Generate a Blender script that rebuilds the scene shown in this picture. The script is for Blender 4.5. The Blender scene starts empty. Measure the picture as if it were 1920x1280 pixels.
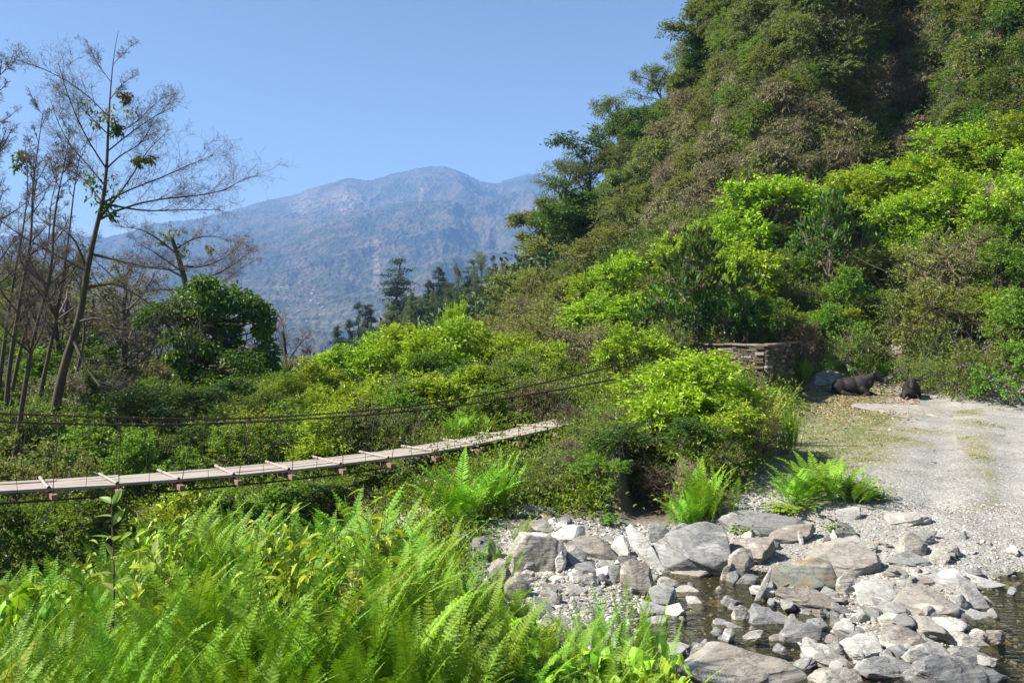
import bpy, bmesh, math, random
import numpy as np
from mathutils import Vector, Matrix
C = bpy.context.scene
# ------------------------------------------------------------------ camera, sky, sun, exposure
F = 1470.0; HOR = 600.0; EYE = 3.2
cam = bpy.data.cameras.new('camera'); cam_o = bpy.data.objects.new('camera', cam)
C.collection.objects.link(cam_o); C.camera = cam_o
cam.sensor_width = 36; cam.lens = F/1920*36; cam.shift_y = -(640-HOR)/1920
cam.clip_start = 0.1; cam.clip_end = 30000
cam_o.location = (0, 0, EYE); cam_o.rotation_euler = (math.radians(90), 0, 0)
SUN_AZ, SUN_EL = -97.0, 45.0        # azimuth from +Y, clockwise; negative = left of the view
az, el = math.radians(SUN_AZ), math.radians(SUN_EL)
sdir = Vector((math.sin(az)*math.cos(el), math.cos(az)*math.cos(el), math.sin(el)))
world = bpy.data.worlds.new('World'); C.world = world; world.use_nodes = True
wn = world.node_tree
sky = wn.nodes.new('ShaderNodeTexSky'); sky.sky_type = 'NISHITA'; sky.sun_disc = False
sky.sun_elevation = el; sky.sun_rotation = az; sky.altitude = 1800
sky.air_density = 1.25; sky.dust_density = 0.25; sky.ozone_density = 1.0
wn.nodes['Background'].inputs[1].default_value = 0.052
wn.links.new(sky.outputs[0], wn.nodes['Background'].inputs[0])
sun = bpy.data.lights.new('sun', 'SUN'); sun_o = bpy.data.objects.new('sun', sun)
C.collection.objects.link(sun_o); sun.energy = 5.0; sun.angle = math.radians(0.53); sun.color = (1.0, 0.93, 0.81)
sun_o.rotation_euler = sdir.to_track_quat('Z', 'Y').to_euler()
C.view_settings.view_transform = 'Standard'; C.view_settings.look = 'None'
C.view_settings.gamma = 1.0; C.view_settings.exposure = 1.36
cy = C.cycles
cy.max_bounces = 7; cy.diffuse_bounces = 3; cy.glossy_bounces = 3; cy.transmission_bounces = 4
cy.transparent_max_bounces = 6; cy.volume_bounces = 1; cy.use_denoising = True
cy.caustics_reflective = False; cy.caustics_refractive = False; cy.sample_clamp_indirect = 6
rng = np.random.default_rng(11)

# ------------------------------------------------------------------ helpers
def tag(o, label=None, cat=None, group=None, kind=None):
    if label: o['label'] = label
    if cat: o['category'] = cat
    if group: o['group'] = group
    if kind: o['kind'] = kind
    return o

def make_mesh(name, V, faces, mat, attrs=None, smooth=False):
    """V (n,3); faces: list of int arrays (m,k)"""
    me = bpy.data.meshes.new(name)
    V = np.ascontiguousarray(V, dtype=np.float32)
    fl = [np.asarray(f, dtype=np.int32) for f in faces if len(f)]
    loops = np.concatenate([f.ravel() for f in fl]) if fl else np.zeros(0, np.int32)
    tot = np.concatenate([np.full(len(f), f.shape[1], np.int32) for f in fl]) if fl else np.zeros(0, np.int32)
    start = np.concatenate([[0], np.cumsum(tot)[:-1]]).astype(np.int32) if len(tot) else tot
    me.vertices.add(len(V)); me.vertices.foreach_set('co', V.ravel())
    me.loops.add(len(loops)); me.loops.foreach_set('vertex_index', loops)
    me.polygons.add(len(tot)); me.polygons.foreach_set('loop_start', start)
    for k, a in (attrs or {}).items():
        a = np.asarray(a, np.float32)
        if a.ndim == 1:
            at = me.attributes.new(k, 'FLOAT', 'POINT'); at.data.foreach_set('value', a)
        else:
            at = me.attributes.new(k, 'FLOAT_COLOR', 'POINT')
            at.data.foreach_set('color', np.concatenate([a, np.ones((len(a), 1), np.float32)], 1).ravel())
    me.update(calc_edges=True)
    me.polygons.foreach_set('use_smooth', np.full(len(tot), bool(smooth)))
    if mat is not None: me.materials.append(mat)
    return me

def obj(name, me, parent=None, loc=None):
    o = bpy.data.objects.new(name, me); C.collection.objects.link(o)
    if parent is not None: o.parent = parent
    if loc is not None: o.location = loc
    return o

def empty(name, loc=(0, 0, 0), rz=0.0):
    o = bpy.data.objects.new(name, None); C.collection.objects.link(o)
    o.location = loc; o.rotation_euler = (0, 0, rz); o.empty_display_size = 0.2
    return o

class MB:
    """collects vertices and faces of one mesh"""
    def __init__(s): s.V = []; s.Fs = {}; s.A = []; s.n = 0
    def add(s, V, Fc, a=None):
        V = np.asarray(V, float).reshape(-1, 3); Fc = np.asarray(Fc, int)
        s.V.append(V); s.Fs.setdefault(Fc.shape[1], []).append(Fc + s.n)
        s.A.append(np.full(len(V), 0.5) if a is None else np.broadcast_to(np.asarray(a, float), (len(V),)))
        s.n += len(V)
    def mesh(s, name, mat, smooth=False):
        return make_mesh(name, np.concatenate(s.V), [np.concatenate(f) for f in s.Fs.values()], mat,
                         {'v': np.concatenate(s.A)}, smooth)

def box(mb, c, ax, ay, az_, a=None):
    """box from centre and three half-axis vectors"""
    c, ax, ay, az_ = map(lambda q: np.asarray(q, float), (c, ax, ay, az_))
    V = [c + i*ax + j*ay + k*az_ for k in (-1, 1) for j in (-1, 1) for i in (-1, 1)]
    mb.add(V, [[0, 2, 3, 1], [4, 5, 7, 6], [0, 1, 5, 4], [2, 6, 7, 3], [0, 4, 6, 2], [1, 3, 7, 5]], a)

def norm(v): return v/(np.linalg.norm(v, axis=-1, keepdims=True)+1e-12)

def tubes(mb, Pth, R, sides=4, a=None):
    """Pth (K,n,3), R (K,n): K tubes of n rings"""
    Pth = np.asarray(Pth, float); R = np.asarray(R, float); K, n, _ = Pth.shape
    T = np.gradient(Pth, axis=1); T = norm(T)
    ref = np.where(np.abs(T[..., 2:3]) > 0.9, np.array([1., 0, 0]), np.array([0, 0, 1.]))
    U = norm(np.cross(T, ref)); W = np.cross(T, U)
    th = np.arange(sides)*2*np.pi/sides
    V = Pth[:, :, None, :] + R[:, :, None, None]*(np.cos(th)[None, None, :, None]*U[:, :, None, :] + np.sin(th)[None, None, :, None]*W[:, :, None, :])
    k = np.arange(K)[:, None, None]; i = np.arange(n-1)[None, :, None]; j = np.arange(sides)[None, None, :]
    b = k*n*sides
    q = np.stack([b+i*sides+j, b+i*sides+(j+1) % sides, b+(i+1)*sides+(j+1) % sides, b+(i+1)*sides+j], -1).reshape(-1, 4)
    mb.add(V.reshape(-1, 3), q, None if a is None else np.repeat(a, n*sides))

def resample(p, n):
    p = np.asarray(p, float)
    d = np.r_[0, np.cumsum(np.linalg.norm(np.diff(p, axis=0), axis=1))]
    # smooth (Catmull-like) by cubic Hermite
    t = np.linspace(0, d[-1], n)
    m = np.gradient(p, d, axis=0)
    i = np.clip(np.searchsorted(d, t, side='right')-1, 0, len(d)-2)
    h = (d[i+1]-d[i])[:, None]; u = ((t-d[i])/h[:, 0])[:, None]
    return ((2*u**3-3*u**2+1)*p[i]+(u**3-2*u**2+u)*h*m[i]+(-2*u**3+3*u**2)*p[i+1]+(u**3-u**2)*h*m[i+1])

def leaves(mb, P, D, L, Wd, r, fold=0.25, droop=0.15, a=None, up=0.7):
    """folded rhombic leaves at P along D"""
    n = len(P); D = norm(D)
    N = r.normal(0, 0.45, (n, 3)) + np.array([0, 0, up])
    S = norm(np.cross(D, N)); N = np.cross(S, D)
    L = np.broadcast_to(L, (n,))[:, None]; Wd = np.broadcast_to(Wd, (n,))[:, None]
    mid = P + D*L*0.45
    V = np.stack([P, mid+S*Wd*0.5+N*Wd*fold, P+D*L-np.array([0, 0, 1])*L*droop, mid-S*Wd*0.5+N*Wd*fold], 1)
    q = np.arange(n)[:, None]*4+np.arange(4)[None, :]
    if a is None: a = r.random(n)
    mb.add(V.reshape(-1, 3), q, np.repeat(a, 4))

# gradient noise in numpy
_perm = np.random.default_rng(5).permutation(256); _perm = np.r_[_perm, _perm, _perm]
_g3 = norm(np.random.default_rng(6).normal(size=(256, 3)))
def perlin(p):
    p = np.asarray(p, float); i = np.floor(p).astype(int); f = p-i; i = i & 255
    u = f*f*f*(f*(f*6-15)+10); out = 0
    for dx in (0, 1):
        for dy in (0, 1):
            for dz in (0, 1):
                h = _perm[_perm[_perm[i[..., 0]+dx]+i[..., 1]+dy]+i[..., 2]+dz]
                g = _g3[h & 255]
                d = (g*(f-np.array([dx, dy, dz]))).sum(-1)
                w = (u[..., 0] if dx else 1-u[..., 0])*(u[..., 1] if dy else 1-u[..., 1])*(u[..., 2] if dz else 1-u[..., 2])
                out = out+w*d
    return out*1.6
def fbm(p, o=4, ridged=False):
    s = 0; a = 1.0; t = 0
    for k in range(o):
        n = perlin(p*2.03**k+k*17.3)
        if ridged: n = 1-2*np.abs(n)
        s = s+a*n; t += a; a *= 0.5
    return s/t

# ------------------------------------------------------------------ materials
def nt(name):
    m = bpy.data.materials.new(name); m.use_nodes = True; t = m.node_tree
    for n in list(t.nodes): t.nodes.remove(n)
    return m, t
class NG:
    def __init__(s, t): s.t = t
    def n(s, kind, props=None, **inp):
        nd = s.t.nodes.new(kind)
        for k, v in (props or {}).items(): setattr(nd, k, v)
        for k, v in inp.items():
            key = k.replace('_', ' ')
            sock = nd.inputs[int(k[1:])] if (k[0] == 'i' and k[1:].isdigit()) else nd.inputs[key]
            if isinstance(v, bpy.types.NodeSocket): s.t.links.new(v, sock)
            else: sock.default_value = v
        return nd
    def ramp(s, fac, stops, interp='LINEAR'):
        nd = s.t.nodes.new('ShaderNodeValToRGB'); cr = nd.color_ramp; cr.interpolation = interp
        while len(cr.elements) < len(stops): cr.elements.new(0.5)
        for e, (p, c) in zip(cr.elements, stops):
            e.position = p; e.color = (*c, 1) if len(c) == 3 else c
        s.t.links.new(fac, nd.inputs[0]); return nd.outputs[0]
    def mix(s, f, a, b, mode='MIX'):
        nd = s.n('ShaderNodeMix', {'data_type': 'RGBA', 'blend_type': mode})
        for v, k in ((f, 0), (a, 6), (b, 7)):
            if isinstance(v, bpy.types.NodeSocket): s.t.links.new(v, nd.inputs[k])
            else: nd.inputs[k].default_value = v if k == 0 else ((*v, 1) if len(v) == 3 else v)
        return nd.outputs[2]
    def noise(s, scale, detail=4, vec=None, rough=0.55):
        nd = s.n('ShaderNodeTexNoise', Scale=scale, Detail=detail, Roughness=rough)
        if vec is not None: s.t.links.new(vec, nd.inputs['Vector'])
        return nd.outputs['Fac']
    def math(s, op, a, b=0.0):
        nd = s.n('ShaderNodeMath', {'operation': op})
        for v, k in ((a, 0), (b, 1)):
            if isinstance(v, bpy.types.NodeSocket): s.t.links.new(v, nd.inputs[k])
            else: nd.inputs[k].default_value = v
        return nd.outputs[0]
    def coord(s, which='Object'): return s.n('ShaderNodeTexCoord').outputs[which]
    def map(s, vec, scale=(1, 1, 1), rot=(0, 0, 0)):
        return s.n('ShaderNodeMapping', Vector=vec, Scale=scale, Rotation=rot).outputs[0]
    def bump(s, h, strength=0.3, dist=0.02):
        return s.n('ShaderNodeBump', Height=h, Strength=strength, Distance=dist).outputs[0]
    def out(s, sh): s.t.links.new(sh, s.n('ShaderNodeOutputMaterial').inputs[0])

def leaf_mat(name, cols, transl=0.35, rough=0.45, spec=0.35, tint=1.0):
    """cols: stops (value, colour) along the per-leaf random value"""
    m, t = nt(name); g = NG(t)
    v = g.n('ShaderNodeAttribute', {'attribute_name': 'v'}).outputs['Fac']
    c = g.ramp(v, cols)
    oi = g.n('ShaderNodeObjectInfo').outputs['Random']
    hs = g.n('ShaderNodeHueSaturation', Hue=g.math('ADD', g.math('MULTIPLY', oi, 0.035), 0.4825),
             Value=g.math('ADD', g.math('MULTIPLY', oi, 0.4), 0.8), Color=c)
    hs.inputs['Saturation'].default_value = 1.0
    c = hs.outputs[0]
    p = g.n('ShaderNodeBsdfPrincipled', Base_Color=c, Roughness=rough)
    p.inputs['Specular IOR Level'].default_value = spec
    tc = g.mix(0.35, c, (0.45, 0.55, 0.02), 'MIX')
    tr = g.n('ShaderNodeBsdfTranslucent', Color=tc)
    mx = g.n('ShaderNodeMixShader'); mx.inputs[0].default_value = transl
    t.links.new(p.outputs[0], mx.inputs[1]); t.links.new(tr.outputs[0], mx.inputs[2])
    g.out(mx.outputs[0]); return m

def bark_mat(name, c1, c2, scale=30, moss=None):
    m, t = nt(name); g = NG(t); co = g.coord()
    n = g.noise(scale, 5, g.map(co, (1, 1, 0.25)))
    c = g.mix(n, c1, c2)
    if moss: c = g.mix(g.ramp(g.noise(2.2, 4, co), [(0.48, (0, 0, 0)), (0.62, (1, 1, 1))]), c, moss)
    p = g.n('ShaderNodeBsdfPrincipled', Base_Color=c, Roughness=0.85, Normal=g.bump(n, 0.5, 0.02))
    g.out(p.outputs[0]); return m

M = {}
M['lime'] = leaf_mat('lime_leaf', [(0, (.07, .17, .014)), (.35, (.21, .36, .018)), (.8, (.38, .50, .026)), (1, (.52, .55, .06))], .36)
M['green'] = leaf_mat('green_leaf', [(0, (.055, .15, .015)), (.5, (.12, .25, .024)), (1, (.24, .34, .04))], .35, .5, .25)
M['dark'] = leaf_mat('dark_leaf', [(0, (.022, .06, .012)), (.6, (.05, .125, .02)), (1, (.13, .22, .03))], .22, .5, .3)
M['olive'] = leaf_mat('olive_leaf', [(0, (.10, .14, .025)), (.5, (.20, .24, .05)), (.85, (.28, .30, .10)), (1, (.40, .38, .24))], .32, .55, .25)
M['grey'] = leaf_mat('grey_green_leaf', [(0, (.07, .12, .03)), (.5, (.15, .20, .06)), (1, (.28, .32, .15))], .28, .55, .25)
M['brown'] = leaf_mat('dry_leaf', [(0, (.11, .09, .05)), (.4, (.22, .185, .115)), (.62, (.33, .29, .20)), (.66, (.17, .21, .06)), (1, (.24, .28, .09))], .25, .7, .2)
M['dry'] = leaf_mat('dead_leaf', [(0, (.08, .04, .02)), (.5, (.17, .085, .04)), (1, (.28, .18, .08))], .25, .7, .2)
M['big'] = leaf_mat('big_leaf', [(0, (.03, .085, .018)), (.55, (.065, .15, .025)), (.86, (.12, .22, .04)), (.93, (.15, .15, .09)), (.97, (.18, .16, .09)), (.98, (.30, .14, .05)), (1, (.30, .14, .05))], .2, .6, .2)
M['flower'] = leaf_mat('yellow_flowering_leaf', [(0, (.09, .17, .02)), (.5, (.18, .27, .03)), (.8, (.32, .34, .03)), (.9, (.6, .42, .02)), (1, (.65, .42, .02))], .35)
M['fern'] = leaf_mat('fern_leaf', [(0, (.06, .17, .010)), (.45, (.16, .35, .014)), (.85, (.29, .48, .022)), (.95, (.40, .46, .04)), (1, (.40, .26, .05))], .27, .55)
M['fernrust'] = leaf_mat('fern_leaf_browned', [(0, (.14, .24, .02)), (.5, (.27, .34, .03)), (.85, (.36, .34, .05)), (1, (.34, .15, .04))], .4, .5)
M['conifer'] = leaf_mat('conifer_needles', [(0, (.018, .04, .016)), (.6, (.035, .07, .025)), (1, (.08, .11, .035))], .1, .6)
M['ground'] = leaf_mat('undergrowth_leaf', [(0, (.04, .09, .012)), (.4, (.11, .20, .02)), (.86, (.22, .29, .03)), (.92, (.18, .12, .05)), (1, (.28, .20, .10))], .3)
M['grass'] = leaf_mat('grass_blade', [(0, (.10, .16, .03)), (.6, (.19, .25, .05)), (1, (.30, .26, .12))], .3)
M['bark'] = bark_mat('bark', (.03, .024, .018), (.085, .068, .052), moss=(.07, .07, .02))
M['twig'] = bark_mat('twig_bark', (.085, .065, .055), (.17, .14, .12))
M['paletwig'] = bark_mat('pale_twig', (.14, .10, .065), (.27, .21, .15))
M['stem'] = bark_mat('stem_bark', (.07, .055, .035), (.17, .14, .09))

def rock_mat(name, c1, c2, c3, strata=7.0, stain=None, rough=.8):
    m, t = nt(name); g = NG(t); co = g.coord()
    oi = g.n('ShaderNodeObjectInfo').outputs['Random']
    off = g.n('ShaderNodeVectorMath', {'operation': 'ADD'}); t.links.new(co, off.inputs[0])
    sc = g.n('ShaderNodeCombineXYZ', X=g.math('MULTIPLY', oi, 37.0), Y=g.math('MULTIPLY', oi, 11.0), Z=oi)
    t.links.new(sc.outputs[0], off.inputs[1]); co = off.outputs[0]
    big = g.noise(2.2, 5, co, .6)
    st = g.noise(strata, 6, g.map(co, (.55, .8, 6.0), (.25, .12, 0)), .65)
    fine = g.noise(60, 4, co, .7)
    c = g.mix(g.ramp(big, [(.3, (0, 0, 0)), (.7, (1, 1, 1))]), c1, c2)
    c = g.mix(g.ramp(st, [(.42, (0, 0, 0)), (.62, (.75, .75, .75))]), c, c3)
    c = g.mix(g.ramp(fine, [(.35, (.5, .5, .5)), (.75, (0, 0, 0))]), c, tuple(x*.5 for x in c1))
    crk = g.noise(3.0, 7, g.map(co, (1, 1, 2.5), (.4, .2, 0)), .62)
    c = g.mix(g.ramp(crk, [(.475, (0, 0, 0)), (.497, (.8, .8, .8)), (.503, (.8, .8, .8)), (.525, (0, 0, 0))]), c, tuple(x*.42 for x in c1))
    c = g.mix(g.ramp(g.noise(1.6, 5, g.map(co, (1, 1, 4), (.7, .1, 0)), .6), [(.60, (0, 0, 0)), (.66, (.55, .55, .55))]), c, tuple(min(.75, x*1.5) for x in c2))
    if stain: c = g.mix(g.ramp(g.noise(3.5, 6, co, .7), [(.5, (0, 0, 0)), (.64, (.85, .85, .85))]), c, stain)
    hs = g.n('ShaderNodeHueSaturation', Value=g.math('ADD', g.math('MULTIPLY', oi, .3), .85), Color=c)
    h = g.math('ADD', g.math('MULTIPLY', st, 1.0), g.math('MULTIPLY', fine, .35))
    p = g.n('ShaderNodeBsdfPrincipled', Base_Color=hs.outputs[0], Roughness=rough, Normal=g.bump(h, .6, .03))
    g.out(p.outputs[0]); return m
R_ = {
 'w': rock_mat('white_quartz_rock', (.54, .53, .49), (.65, .63, .59), (.42, .41, .39)),
 'c': rock_mat('cream_rock', (.40, .375, .325), (.52, .495, .445), (.30, .275, .235)),
 'g': rock_mat('grey_schist_rock', (.22, .225, .22), (.34, .34, .325), (.17, .17, .165)),
 'p': rock_mat('pale_grey_rock', (.34, .335, .315), (.46, .45, .42), (.26, .255, .24)),
 'b': rock_mat('brown_rock', (.25, .225, .195), (.37, .34, .305), (.17, .15, .125)),
 't': rock_mat('tan_rock', (.33, .305, .265), (.45, .425, .38), (.25, .23, .20)),
 'd': rock_mat('dark_slate_rock', (.10, .105, .11), (.19, .19, .19), (.29, .285, .27)),
 'y': rock_mat('ochre_rock', (.46, .36, .17), (.58, .48, .28), (.36, .25, .10)),
 'r': rock_mat('rust_stained_rock', (.17, .18, .155), (.27, .28, .25), (.14, .14, .12), stain=(.25, .15, .05)),
}
# ------------------------------------------------------------------ terrain: height table over (column, distance)
YK = np.array([0.6, 1.5, 3, 5, 6.5, 8, 9.5, 11, 12, 13, 14.5, 17, 20, 24, 28, 32, 36, 40, 45, 50, 60, 75, 100, 150, 220, 350, 900.])
COL = {
 -2500: [1.6,1.5,1.4,1.2,1.0, .4,-.6,-1.2,-1.4,-1.2,-1.0,-.6, 0, 1, 2, 3, 4, 5, 6.5, 8, 10, 13, 15, 5,-20,-60,-120],
 -400:  [1.6,1.45,1.1,.72,.35,.1,-.9,-1.6,-1.8,-1.8,-1.6,-1.0,-.5, 0,.3,.6,1,1.6,2.4,3.2,4.8,7, 7, 0,-25,-65,-120],
 0:     [1.6,1.45,1.1,.72, .35, 0,-1.0,-1.6,-1.9,-1.9,-1.7,-1.1,-.5,-.2, 0,.3,.6,1.0,1.7,2.4,3.4,4.6, 3,-8,-30,-70,-120],
 240:   [1.6,1.5,1.25,1.0, .65,-.1,-1.0,-1.6,-1.9,-1.9,-1.7,-1.1,-.6,-.4,-.2, 0,.1,.1,.0,-.1,-.8,-2,-6,-16,-36,-75,-120],
 500:   [1.6,1.5,1.25,1.0,.7,-.1,-.9,-1.4,-1.6,-1.6,-1.3,-.7,-.1,.4,.7,.8,.6,.3,-.3,-1,-2.4,-5,-9,-20,-36,-75,-120],
 640:   [1.6,1.5,1.25,.95,.6,-.1,-.7,-1.0,-1.1,-1.0,-.8,-.3,.1,.5,.8,.9,.7,.3,-.5,-1.2,-2.6,-5,-9,-16,-11,-60,-120],
 760:   [1.6,1.5,1.2,.85,.5, 0,-.4,-.6,-.6,-.4,-.1, .2,.4,.7,.9,1.1,1.1,1,.8,.4,-.4,-2,-5,-7, 2,-30,-110],
 900:   [1.6,1.5,1.1,.6,.3,.05,.02,.1,.15,.2,.3, .5,.7,.9,1.1,1.4,1.7,2,2.3,2.4,2.5,1.5, 0, -1, 7,-20,-110],
 1000:  [1.6,1.5,1.05,.5,.2,.05,.05,.12,.18,.22,.28,.5,.9,1.1,1.3,1.8,2.4,3,4,5,6.3,8, 8, 6, 12,-10,-100],
 1100:  [1.6,1.5,1.0,.45,.12,.05,.06,.12,.22,.5,.6,.75,1.1,1.3,1.8,2.4,3,4,5.2,6.6,9.5,13.5,17,16,10,0,-90],
 1160:  [1.6,1.5,1.0,.42,.08,.02,.02,.10,.16,.95,1.0,1.0,1.2,1.4,1.9,2.6,3.6,5,7,9.2,12.7,16.5,21.5,21,14,3,-70],
 1190:  [1.6,1.5,1.0,.4,.05,0,.0,.08,.12,.10,.35,1.0,1.2,1.5,2,2.8,4,5.5,8,10.5,14.5,18.5,24,24,16,5,-60],
 1250:  [1.6,1.5,.98,.35,0,-.03,-.03,.08,.13,.12,.45,1.0,1.2,1.5,2,3.1,4.5,6.5,9,12,17,22,30,31,22,8,-60],
 1278:  [1.6,1.5,.96,.32,-.03,-.05,-.05,.08,.14,.92,1.0,1.0,1.15,1.5,2.1,3.3,4.8,7.1,10,13,18.5,24.5,34,35,26,10,-60],
 1300:  [1.6,1.5,.95,.3,-.05,-.06,-.06,.08,.15,.9,1.0,1.0,1.1,1.5,2.2,3.4,5,7.5,10.5,13.5,19.5,26,36,38,28,12,-60],
 1380:  [1.6,1.5,.9,.25,-.07,-.07,-.06,.12,.25,.4,.5,.6,.9,1.3,2.0,3.6,5.7,8.5,13,20,29,36,46,50,40,20,-60],
 1500:  [1.6,1.5,.9,.2,-.08,-.06,-.05,.15,.3,.38,.42,.46,.5,.52,.65,3.0,5.6,10,20,27,34,42,52,58,50,30,-60],
 1600:  [1.6,1.5,.85,.2,-.07,0.03,0.0,.15,.3,.36,.42,.45,.48,.52,.56,2.9,5.7,9.3,14,25,36,46,56,62,55,35,-60],
 1680:  [1.6,1.5,.8,.2,-.08,.03,.04,.17,.3,.36,.42,.45,.48,.52,.56,2.8,6,9.8,12.5,17,32,48,60,66,60,40,-60],
 1740:  [1.6,1.5,.8,.2,-.08,.03,.05,.18,.3,.36,.42,.45,.48,.52,.7,3.5,7.2,10.8,14,17,30,50,64,70,64,44,-60],
 1810:  [1.6,1.5,.8,.2,-.1,.0,.02,.2,.3,.36,.42,.45,.48,.52,1.2,4.8,9,13.4,20,28,38,52,66,74,70,50,-60],
 1920:  [1.6,1.5,.8,.2,-.2,-.2,-.1,.2,.3,.36,.42,.45,.48,.6,2.3,6.2,11.2,18,26,32,42,56,70,80,74,52,-60],
 2300:  [1.6,1.5,.8,.2,-.2,-.2,-.1,.2,.3,.4,.45,.5,.8,2.6,6,11,17,24,31,36,46,60,76,88,80,56,-60],
 4500:  [1.6,1.5,1,.5,.2,.1,.1,.3,.4,.6,1,2,4,7,11,15,19,24,30,36,46,60,76,88,80,56,-60],
}
CK = np.array(sorted(COL), float); TAB = np.array([COL[int(k)] for k in CK]); LY = np.log(YK)
def _w(x, K):
    i = np.clip(np.searchsorted(K, x, side='right')-1, 0, len(K)-2)
    u = np.clip((x-K[i])/(K[i+1]-K[i]), 0, 1)
    return i, u*0.5+(u*u*(3-2*u))*0.5
def zbase(px, Y):
    i, u = _w(px, CK); j, v = _w(np.log(Y), LY)
    return (TAB[i, j]*(1-u)+TAB[i+1, j]*u)*(1-v)+(TAB[i, j+1]*(1-u)+TAB[i+1, j+1]*u)*v
def _bank(px, Y): return .46*np.clip((1250-px)/450, 0, 1)*np.clip((px-40)/320, 0, 1)*np.clip((Y-3.4)/2, 0, 1)*np.clip((7.4-Y)/1.2, 0, 1)
def sstep(x, a, b):
    t = np.clip((x-a)/(b-a), 0, 1); return t*t*(3-2*t)
def py_of(z, Y): return HOR-(z-EYE)*F/Y
def border(py): return np.interp(py, [600, 700, 730, 780, 850, 900, 980, 1010, 1040], [1510, 1505, 1480, 1490, 1450, 1410, 1350, 1200, 960])
def backY(px): return np.interp(px, [1480, 1550, 1700, 1800, 1920, 2300], [27.5, 29.3, 28.6, 27.0, 25.5, 21])
def open_mask(px, Y, z):
    """1 on road, clearing and stream bed, 0 under vegetation"""
    py = py_of(z, Y)
    m = sstep(px-border(py), -25, 25)*(1-sstep(Y-backY(px), -.6, .8))
    bed = sstep(px-np.interp(Y, [4, 6, 7, 9, 11], [1420, 1120, 930, 860, 900]), -60, 60)*(1-sstep(Y, 11.3, 12.3))
    return np.clip(np.maximum(m*(Y > 11), bed*(Y <= 13)*(Y > 4)), 0, 1)
def zfun(px, Y):
    px, Y = np.broadcast_arrays(np.asarray(px, float), np.asarray(Y, float))
    z = zbase(px, Y); x = (px-960)/F*Y
    P = np.stack([x, Y, np.zeros_like(x)], -1)
    op = open_mask(px, Y, z); z = z+_bank(px, Y)
    amp = np.interp(Y, [0, 10, 20, 32, 45, 70, 200, 900], [.04, .10, .18, .35, 1.3, 1.8, 2.5, 5])*(1-op)+op*.035
    amp = np.where((px > 1250) & (Y > 38), amp*1.4, amp)
    n = fbm(P*np.array([.22, .22, 1]), 4)+.35*fbm(P*np.array([1.1, 1.1, 1])+7, 3)
    z = z+amp*n+op*.02*fbm(P*3.1, 3)
    # wheel ruts in the track
    rut = op*(Y > 12)*(-.085*np.exp(-((px-1760-(Y-14)*2)/45)**2)-.085*np.exp(-((px-1900-(Y-14)*1)/45)**2))
    return z+rut
def G(x, y):
    y = max(y, .7); return float(zfun(960+F*x/y, y))
def ground_at(px, Y):
    z = float(zfun(px, Y)); return Vector(((px-960)/F*Y, Y, z))
_YM = np.exp(np.linspace(math.log(2.5), math.log(420), 900))
def ray(px, py, ymin=2.5):
    z = zfun(np.full_like(_YM, px), _YM); rz = EYE-(py-HOR)/F*_YM
    hit = np.where((z > rz) & (_YM > ymin))[0]
    return float(_YM[hit[0]]) if len(hit) else None
def P3(px, py, Y): return np.array([(px-960)/F*Y, Y, EYE-(py-HOR)/F*Y])

def ground_material():
    m, t = nt('ground_surface'); g = NG(t); co = g.coord()
    at = g.n('ShaderNodeAttribute', {'attribute_name': 'zone'})
    sep = g.n('ShaderNodeSeparateColor', Color=at.outputs['Color'])
    gravel, grass, wet = sep.outputs[0], sep.outputs[1], sep.outputs[2]
    n1 = g.noise(1.3, 6, co, .6); n2 = g.noise(9, 6, co, .65); n3 = g.noise(70, 3, co, .7)
    vo = g.n('ShaderNodeTexVoronoi', Vector=co, Scale=26.0)
    vr = g.n('ShaderNodeSeparateColor', Color=vo.outputs['Color']).outputs[0]
    soil = g.mix(n2, (.06, .045, .03), (.15, .115, .08))
    grav = g.mix(g.ramp(n1, [(.35, (0, 0, 0)), (.65, (1, 1, 1))]), (.19, .185, .17), (.36, .35, .325))
    grav = g.mix(g.ramp(vr, [(.6, (0, 0, 0)), (1, (.6, .6, .6))]), grav, (.56, .54, .50))
    grav = g.mix(g.ramp(n3, [(.35, (.5, .5, .5)), (.6, (0, 0, 0))]), grav, (.12, .12, .12))
    gr = g.mix(n2, (.10, .11, .03), (.22, .20, .09))
    gr = g.mix(g.ramp(vr, [(.86, (0, 0, 0)), (.95, (.8, .8, .8))]), gr, (.42, .39, .34))
    grav = g.mix(g.ramp(g.noise(.7, 5, co, .6), [(.45, (0, 0, 0)), (.62, (.4, .4, .4))]), grav, (.25, .235, .20))
    c = g.mix(gravel, soil, grav)
    gfac = g.math('MULTIPLY', grass, g.ramp(g.noise(2.6, 6, co, .7), [(.22, (0, 0, 0)), (.48, (1, 1, 1))]))
    c = g.mix(gfac, c, gr)
    c = g.mix(wet, c, g.mix(n2, (.055, .055, .03), (.13, .12, .075)))
    h = g.math('ADD', g.math('MULTIPLY', n2, .8), g.math('ADD', g.math('MULTIPLY', vo.outputs['Distance'], -.5), g.math('MULTIPLY', n3, .3)))
    p = g.n('ShaderNodeBsdfPrincipled', Base_Color=c, Roughness=.9, Normal=g.bump(h, .8, .03))
    g.out(p.outputs[0]); return m

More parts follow.
